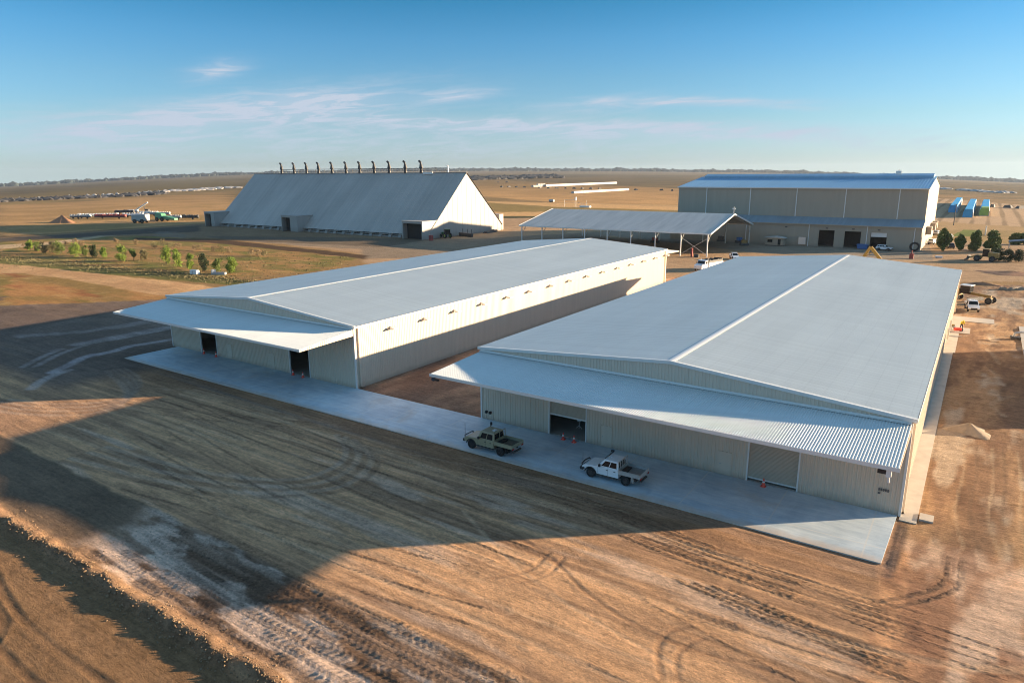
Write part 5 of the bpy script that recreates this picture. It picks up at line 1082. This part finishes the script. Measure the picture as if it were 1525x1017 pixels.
sh_ = MB().hexa([(-.19, -.16, .95), (.19, -.16, .95), (.19, .17, .95), (-.19, .17, .95)], [(-.24, .14, 1.50), (.24, .14, 1.50), (.23, .46, 1.42), (-.23, .46, 1.42)])
for s in (1, -1): sh_.tube((s*.2, .28, 1.38), (s*.27, .42, 1.12), .09, .07)
sh_.build('shirt', 'hiviz', r, bevel=.06, seg=3)
bmx = bmesh.new(); bmesh.ops.create_uvsphere(bmx, u_segments=14, v_segments=10, radius=.11, matrix=Matrix.Translation((0, .53, 1.54)) @ Matrix.Diagonal((.85, 1, 1.15, 1)))
hm = bpy.data.meshes.new('head'); bmx.to_mesh(hm); bmx.free(); hm.materials.append(MT['skin']); ho = bpy.data.objects.new('head', hm); C.objects.link(ho); ho.parent = r
MB().tube((0, .52, 1.56), (0, .55, 1.68), .125, .09, 12).box(-.09, .09, .60, .72, 1.56, 1.58).build('hat', 'hiviz', r)
p = G(1426, 494.5); r = empty('concrete_saw', (p.x, p.y, .06), R(30), 'orange-red concrete saw on the path at the worker\'s feet', 'tool')
MB().box(-.55, .45, -.3, .3, .2, .65).build('housing', 'cone', r, bevel=.06); MB().tube((.5, -.05, .3), (.5, .05, .3), .3, .3, 16).build('blade', 'rust', r); MB().path([(-.5, -.2, .5), (-1.0, -.2, .95), (-1.0, .2, .95), (-.5, .2, .5)], .03).build('handle', 'black', r)
p = G(1415, 492); r = empty('tool_bench', (p.x+.3, p.y-.2, .06), R(5), 'pale trestle bench with tools against the right wall', 'bench'); MB().box(-.3, .35, -.7, .7, .7, .78).build('top', 'alu', r)
for x in (-.2, .25):
    for y in (-.6, .6): MB().box(x-.03, x+.03, y-.03, y+.03, 0, .7).build('leg', 'galv', r)
MB().box(-.2, .2, -.3, .2, .78, .98).build('toolbox', 'yellow', r, bevel=.02)
p = G(1427, 502); r = empty('timber_board', (p.x-.4, p.y, .1), .1, 'short plank lying on the side slab', 'plank'); MB().box(-.9, .9, -.12, .12, 0, .05).build('plank', 'wtarp', r)
p = G(1517, 505); r = empty('concrete_pump', (p.x+.8, p.y, .0), R(10), 'grey pipe bend on a dark stand at the edge of the far slab', 'pump'); MB().path([(-1.6, 0, .15), (-1.4, 0, .9), (-.6, 0, 1.1), (1.2, 0, 1.0)], .16, 10).build('pipe', 'galv', r); MB().box(-1.9, -.6, -.4, .4, 0, .4).build('stand', 'rust', r, bevel=.04)
p = G(1516, 446)
for i, (u, v_) in enumerate([(1494, 431), (1508, 431.5), (1521, 432)]):
    p = G(u, v_); o = MB().hexa([(-.9, -.5, 0), (.9, -.6, 0), (.8, .5, 0), (-.8, .6, 0)], [(-.5, -.3, .5), (.4, -.4, .6), (.5, .3, .4), (-.4, .3, .55)]).build('rubble_lump', 'sand'); o.location = (p.x, p.y, 0); o.rotation_euler = (0, 0, i); tag(o, ['left', 'middle', 'right'][i]+' one of three pale broken lumps on the dirt right of the grader', 'rubble', 'pale lumps right of the grader')

# ------------------------------------------------------------------ trees and shrubs
def leafmat(n, a, b_): return mat(n, a, .75, 0, .3, 2.2, col2=b_)
LM = [leafmat('bright_leaf', (.12, .20, .02), (.24, .32, .04)), leafmat('mid_leaf', (.08, .13, .02), (.16, .20, .04)), leafmat('dark_leaf', (.022, .042, .012), (.05, .075, .02)), leafmat('olive_leaf', (.14, .13, .05), (.22, .18, .08)), leafmat('dry_leaf', (.20, .15, .08), (.30, .21, .11))]
def crown(rx, ry, rz, zc, n, ls, seed, shape=1.0, lumps=16):
    rg = np.random.default_rng(seed); L0 = []
    for k in range(lumps):
        a = rg.random()*6.28; z = rg.uniform(-.75, .8); q = math.sqrt(max(.05, 1-z*z))*rg.uniform(.15, .68)*(1-shape*.38*z)
        L0.append((q*math.cos(a), q*math.sin(a), z, rg.uniform(.28, .48)))
    mb = MB(); cen = np.zeros(3)
    for i in range(n):
        l = L0[rg.integers(len(L0))]; d = rg.normal(size=3); d /= np.linalg.norm(d)+1e-9; p = np.array(l[:3])+d*l[3]*rg.random()**.35
        p = p*np.array([rx, ry, rz])+np.array([0, 0, zc])
        u = rg.normal(size=3); u /= np.linalg.norm(u); w = np.cross(u, rg.normal(size=3)); w /= np.linalg.norm(w)+1e-9; s = ls*rg.uniform(.6, 1.3)
        mb.add([p-u*s, p+w*s*.45, p+u*s, p-w*s*.45], [(0, 1, 2, 3)])
    return mb
def tree(name, label, cat, group, h, w_, m_, seed, n=900, ls=.16, trunk=.22, shape=1.0):
    r = empty(name, (0, 0, 0), 0, label, cat, group)
    mb = MB(); rr = random.Random(seed); tb = MB().tube((0, 0, -.1), (.05, 0, h*trunk), h*.022, h*.017, 8)
    tb.tube((.05, 0, h*trunk), (0, .05, h*.8), h*.017, h*.006, 8)
    for k in range(6):
        a = k*1.05+rr.random(); z = h*(trunk+.1*k*.8); tb.tube((.03, 0, z), (w_*.36*math.cos(a), w_*.36*math.sin(a), z+h*.17), h*.009, h*.003, 6)
    tb.build('trunk', 'bark', r)
    crown(w_/2, w_/2, h*(1-trunk*.6)/2, h*(1+trunk*.6)/2, n, ls, seed, shape).build('crown', LM[m_], r); return r
def zz1(x, y): return (x*400/1524, 220+y*400/1524)
PT = [((175, 585), 3.1, 3.0, 0, 'bright green'), ((212, 588), 2.7, 2.8, 1, 'mid green'), ((258, 600), 3.1, 3.2, 3, 'olive'), ((300, 600), 3.1, 3.2, 3, 'olive'), ((345, 608), 3.6, 3.6, 1, 'mid green'), ((437, 618), 3.6, 3.9, 0, 'bright green, the roundest'), ((482, 612), 2.9, 1.8, 1, 'thin mid green'), ((535, 622), 3.3, 2.5, 2, 'dark green'), ((589, 625), 2.8, 2.3, 0, 'small bright green'), ((700, 645), 3.9, 3.7, 0, 'broad bright green'), ((758, 640), 2.8, 2.2, 1, 'small mid green'), ((818, 640), 2.8, 1.9, 3, 'thin olive'), ((945, 662), 4.3, 2.7, 0, 'tall bright green'), ((1010, 682), 4.2, 2.9, 0, 'tall bright green'), ((1083, 692), 3.9, 2.2, 0, 'tall narrow green'), ((1160, 700), 3.8, 2.5, 2, 'dark green'), ((1234, 705), 2.9, 2.5, 1, 'compact mid green'), ((1315, 712), 3.4, 3.1, 0, 'broad bright green')]
nth = ['first', 'second', 'third', 'fourth', 'fifth', 'sixth', 'seventh', 'eighth', 'ninth', 'tenth', 'eleventh', 'twelfth', 'thirteenth', 'fourteenth', 'fifteenth', 'sixteenth', 'seventeenth', 'eighteenth']
for i, (q, h, w_, m_, ad) in enumerate(PT):
    p = G(*zz1(*q)); r = tree('young_tree', f'{ad} young tree, {nth[i]} from the left in the paddock row' if i < 17 else 'broad bright green young tree, last of the paddock row nearest the sheds', 'tree', 'young trees in the paddock row', h*1.2, w_*1.25, m_, 100+i, 1500, .20, .08, .3)
    r.location = p
ords = 'first second third fourth fifth sixth seventh eighth ninth tenth eleventh twelfth thirteenth fourteenth fifteenth sixteenth seventeenth eighteenth nineteenth twentieth twenty-first'.split()
DB = [f'pale scrubby dry bush behind the young tree row, {o_} from the left' for o_ in ords]
for i, (q, h, w_, m_) in enumerate([((140, 575), 2.2, 2.2, 4), ((375, 555), 2.0, 2.6, 4), ((430, 556), 2.8, 2.8, 4), ((465, 556), 2.0, 2.4, 4), ((658, 540), 1.8, 2.4, 4), ((773, 553), 2.2, 2.4, 4), ((875, 570), 2.4, 2.8, 3), ((925, 562), 2.8, 3.2, 3), ((955, 568), 2.2, 3.6, 3), ((1005, 572), 2.0, 3.6, 4), ((1110, 585), 1.9, 3.6, 4), ((1135, 583), 2.0, 3.4, 4), ((1215, 592), 2.0, 3.0, 4), ((1255, 590), 2.0, 3.4, 3), ((1300, 600), 2.2, 3.8, 4), ((1430, 610), 2.2, 3.0, 4), ((1460, 615), 2.0, 3.2, 4), ((1500, 620), 2.2, 3.2, 3)]):
    p = G(*zz1(*q)); r = tree('dry_bush', DB[i], 'bush', 'dry bushes behind the young tree row', h, w_, m_, 300+i, 420, .14, .05, .2); r.location = p
def z5b(x, y): return (1380+x*145/1134, 270+y*130/1017)
for i, (q, h, w_, lb) in enumerate([((190, 808), 8.2, 6.4, 'tall dark conical tree at the mill corner, leftmost of four'), ((375, 815), 5.6, 5.6, 'smaller dark tree, second from the mill corner'), ((558, 812), 7.2, 6.2, 'dark green tree, third from the mill corner'), ((750, 830), 7.4, 8.2, 'broad dark tree behind the wheel loader, fourth from the mill corner'), ((1022, 738), 4.2, 6.0, 'low dark tree in front of the navy-roofed shelter'), ((1120, 738), 4.4, 6.0, 'low dark tree at the right edge above the navy roof')]):
    p = G(*z5b(*q)); r = tree('dense_tree', lb, 'tree', 'dark trees by the mill', h*.86, w_*.66, 1, 500+i, 3800, .36, .06, 1.3); r.location = p
for i, (q, lb) in enumerate([((835, 925), 'round clipped shrub nearest the wheel loader'), ((950, 935), 'round clipped shrub in the middle of the three'), ((1070, 940), 'round clipped shrub at the right edge of the photo')]):
    p = G(*z5b(*q)); r = empty('clipped_shrub', p, 0, lb, 'shrub', 'round clipped shrubs'); crown(1.75, 1.75, 1.75, 1.7, 2600, .15, 600+i, 0, 22).build('crown', LM[2], r); MB().tube((0, 0, -.05), (0, 0, 1.6), .1).build('stem', 'bark', r)
for i, (u, v_, w_, h_, lb) in enumerate([(287, 408, 1.0, 1.1, 'small white box tank in the paddock, left of the pair'), (292.5, 408.5, 1.7, 1.1, 'white box tank in the paddock, right of the pair'), (318.5, 408, .7, 1.1, 'white upright of the trough nearest the shed roof')]):
    p = G(u, v_); o = MB().hexa([(-w_/2, -.5, 0), (w_/2, -.5, 0), (w_/2, .5, 0), (-w_/2, .5, 0)], [(-w_/2*.92, -.45, h_), (w_/2*.92, -.45, h_), (w_/2*.92, .45, h_), (-w_/2*.92, .45, h_)]).build('water_tank', 'trim', bevel=.05); o.location = p; tag(o, lb, 'tank')
p = G(326, 409); r = empty('stock_trough', (p.x, p.y, 0), R(30), 'long pale trough lying beside the last young tree', 'trough'); MB().box(-1.8, 1.8, -.5, -.4, 0, .6).box(-1.8, 1.8, .4, .5, 0, .6).box(-1.8, -1.7, -.4, .4, 0, .6).box(1.7, 1.8, -.4, .4, 0, .6).box(-1.7, 1.7, -.4, .4, 0, .3).build('tub', 'wtarp', r)
# weeds and tussocks in the paddock
mb = MB(); P_ = [(0, 385), (120, 396), (260, 410), (420, 426)]
for i in range(5200):
    if i < 3800:
        t = rng.random()*3; k = int(t); a, b_ = Vector(P_[k]), Vector(P_[k+1]); q = a.lerp(b_, t-k); q.y += rng.normal()*2.6-.5
    else: q = Vector((rng.uniform(0, 520), 0)); q.y = rng.uniform(360, 400)+q.x*.04
    p = G(q.x, q.y); p.y = max(p.y, 60); s = rng.uniform(.06, .2)
    for z in range(2):
        a = rng.random()*3.14; dx, dy = math.cos(a)*s*1.3, math.sin(a)*s*1.3; mb.add([(p.x-dx, p.y-dy, 0), (p.x+dx, p.y+dy, 0), (p.x+dx*.6, p.y+dy*.6, s), (p.x-dx*.5, p.y-dy*.5, s*.9)], [(0, 1, 2, 3)])
o = mb.build('paddock_weeds', LM[1]); o.data.materials[0] = LM[3]; tag(o, 'low green weeds growing across the tree paddock', 'weeds', kind='stuff')
# clods along the windrow and rough ground
mb = MB()
for i in range(5200):
    x = rng.uniform(-75, 5); c = float(wr_center(np.array(x)))-1.5
    if i < 3600: y = c+rng.normal()*.6-.1; s = rng.uniform(.02, .06)*(1.6 if rng.random() < .08 else 1)
    else: y = rng.uniform(18, 25); s = rng.uniform(.015, .04)
    j, k = min(ny-1, int(np.searchsorted(gy, y))), min(nx-1, int(np.searchsorted(gx, x))); z = float(Z[j, k])
    q = iv*s*(1+.7*(rng.random(iv.shape)-.5))+np.array([x, y, z+s*.3]); mb.add([tuple(t) for t in q], jf)
MT['clod'] = mat('dry_clod', (.24, .155, .085), .95, 0, .3, 1.2)
o = mb.build('soil_clods', 'clod'); tag(o, 'dry clods scattered over the windrow of soil', 'clods', kind='stuff')
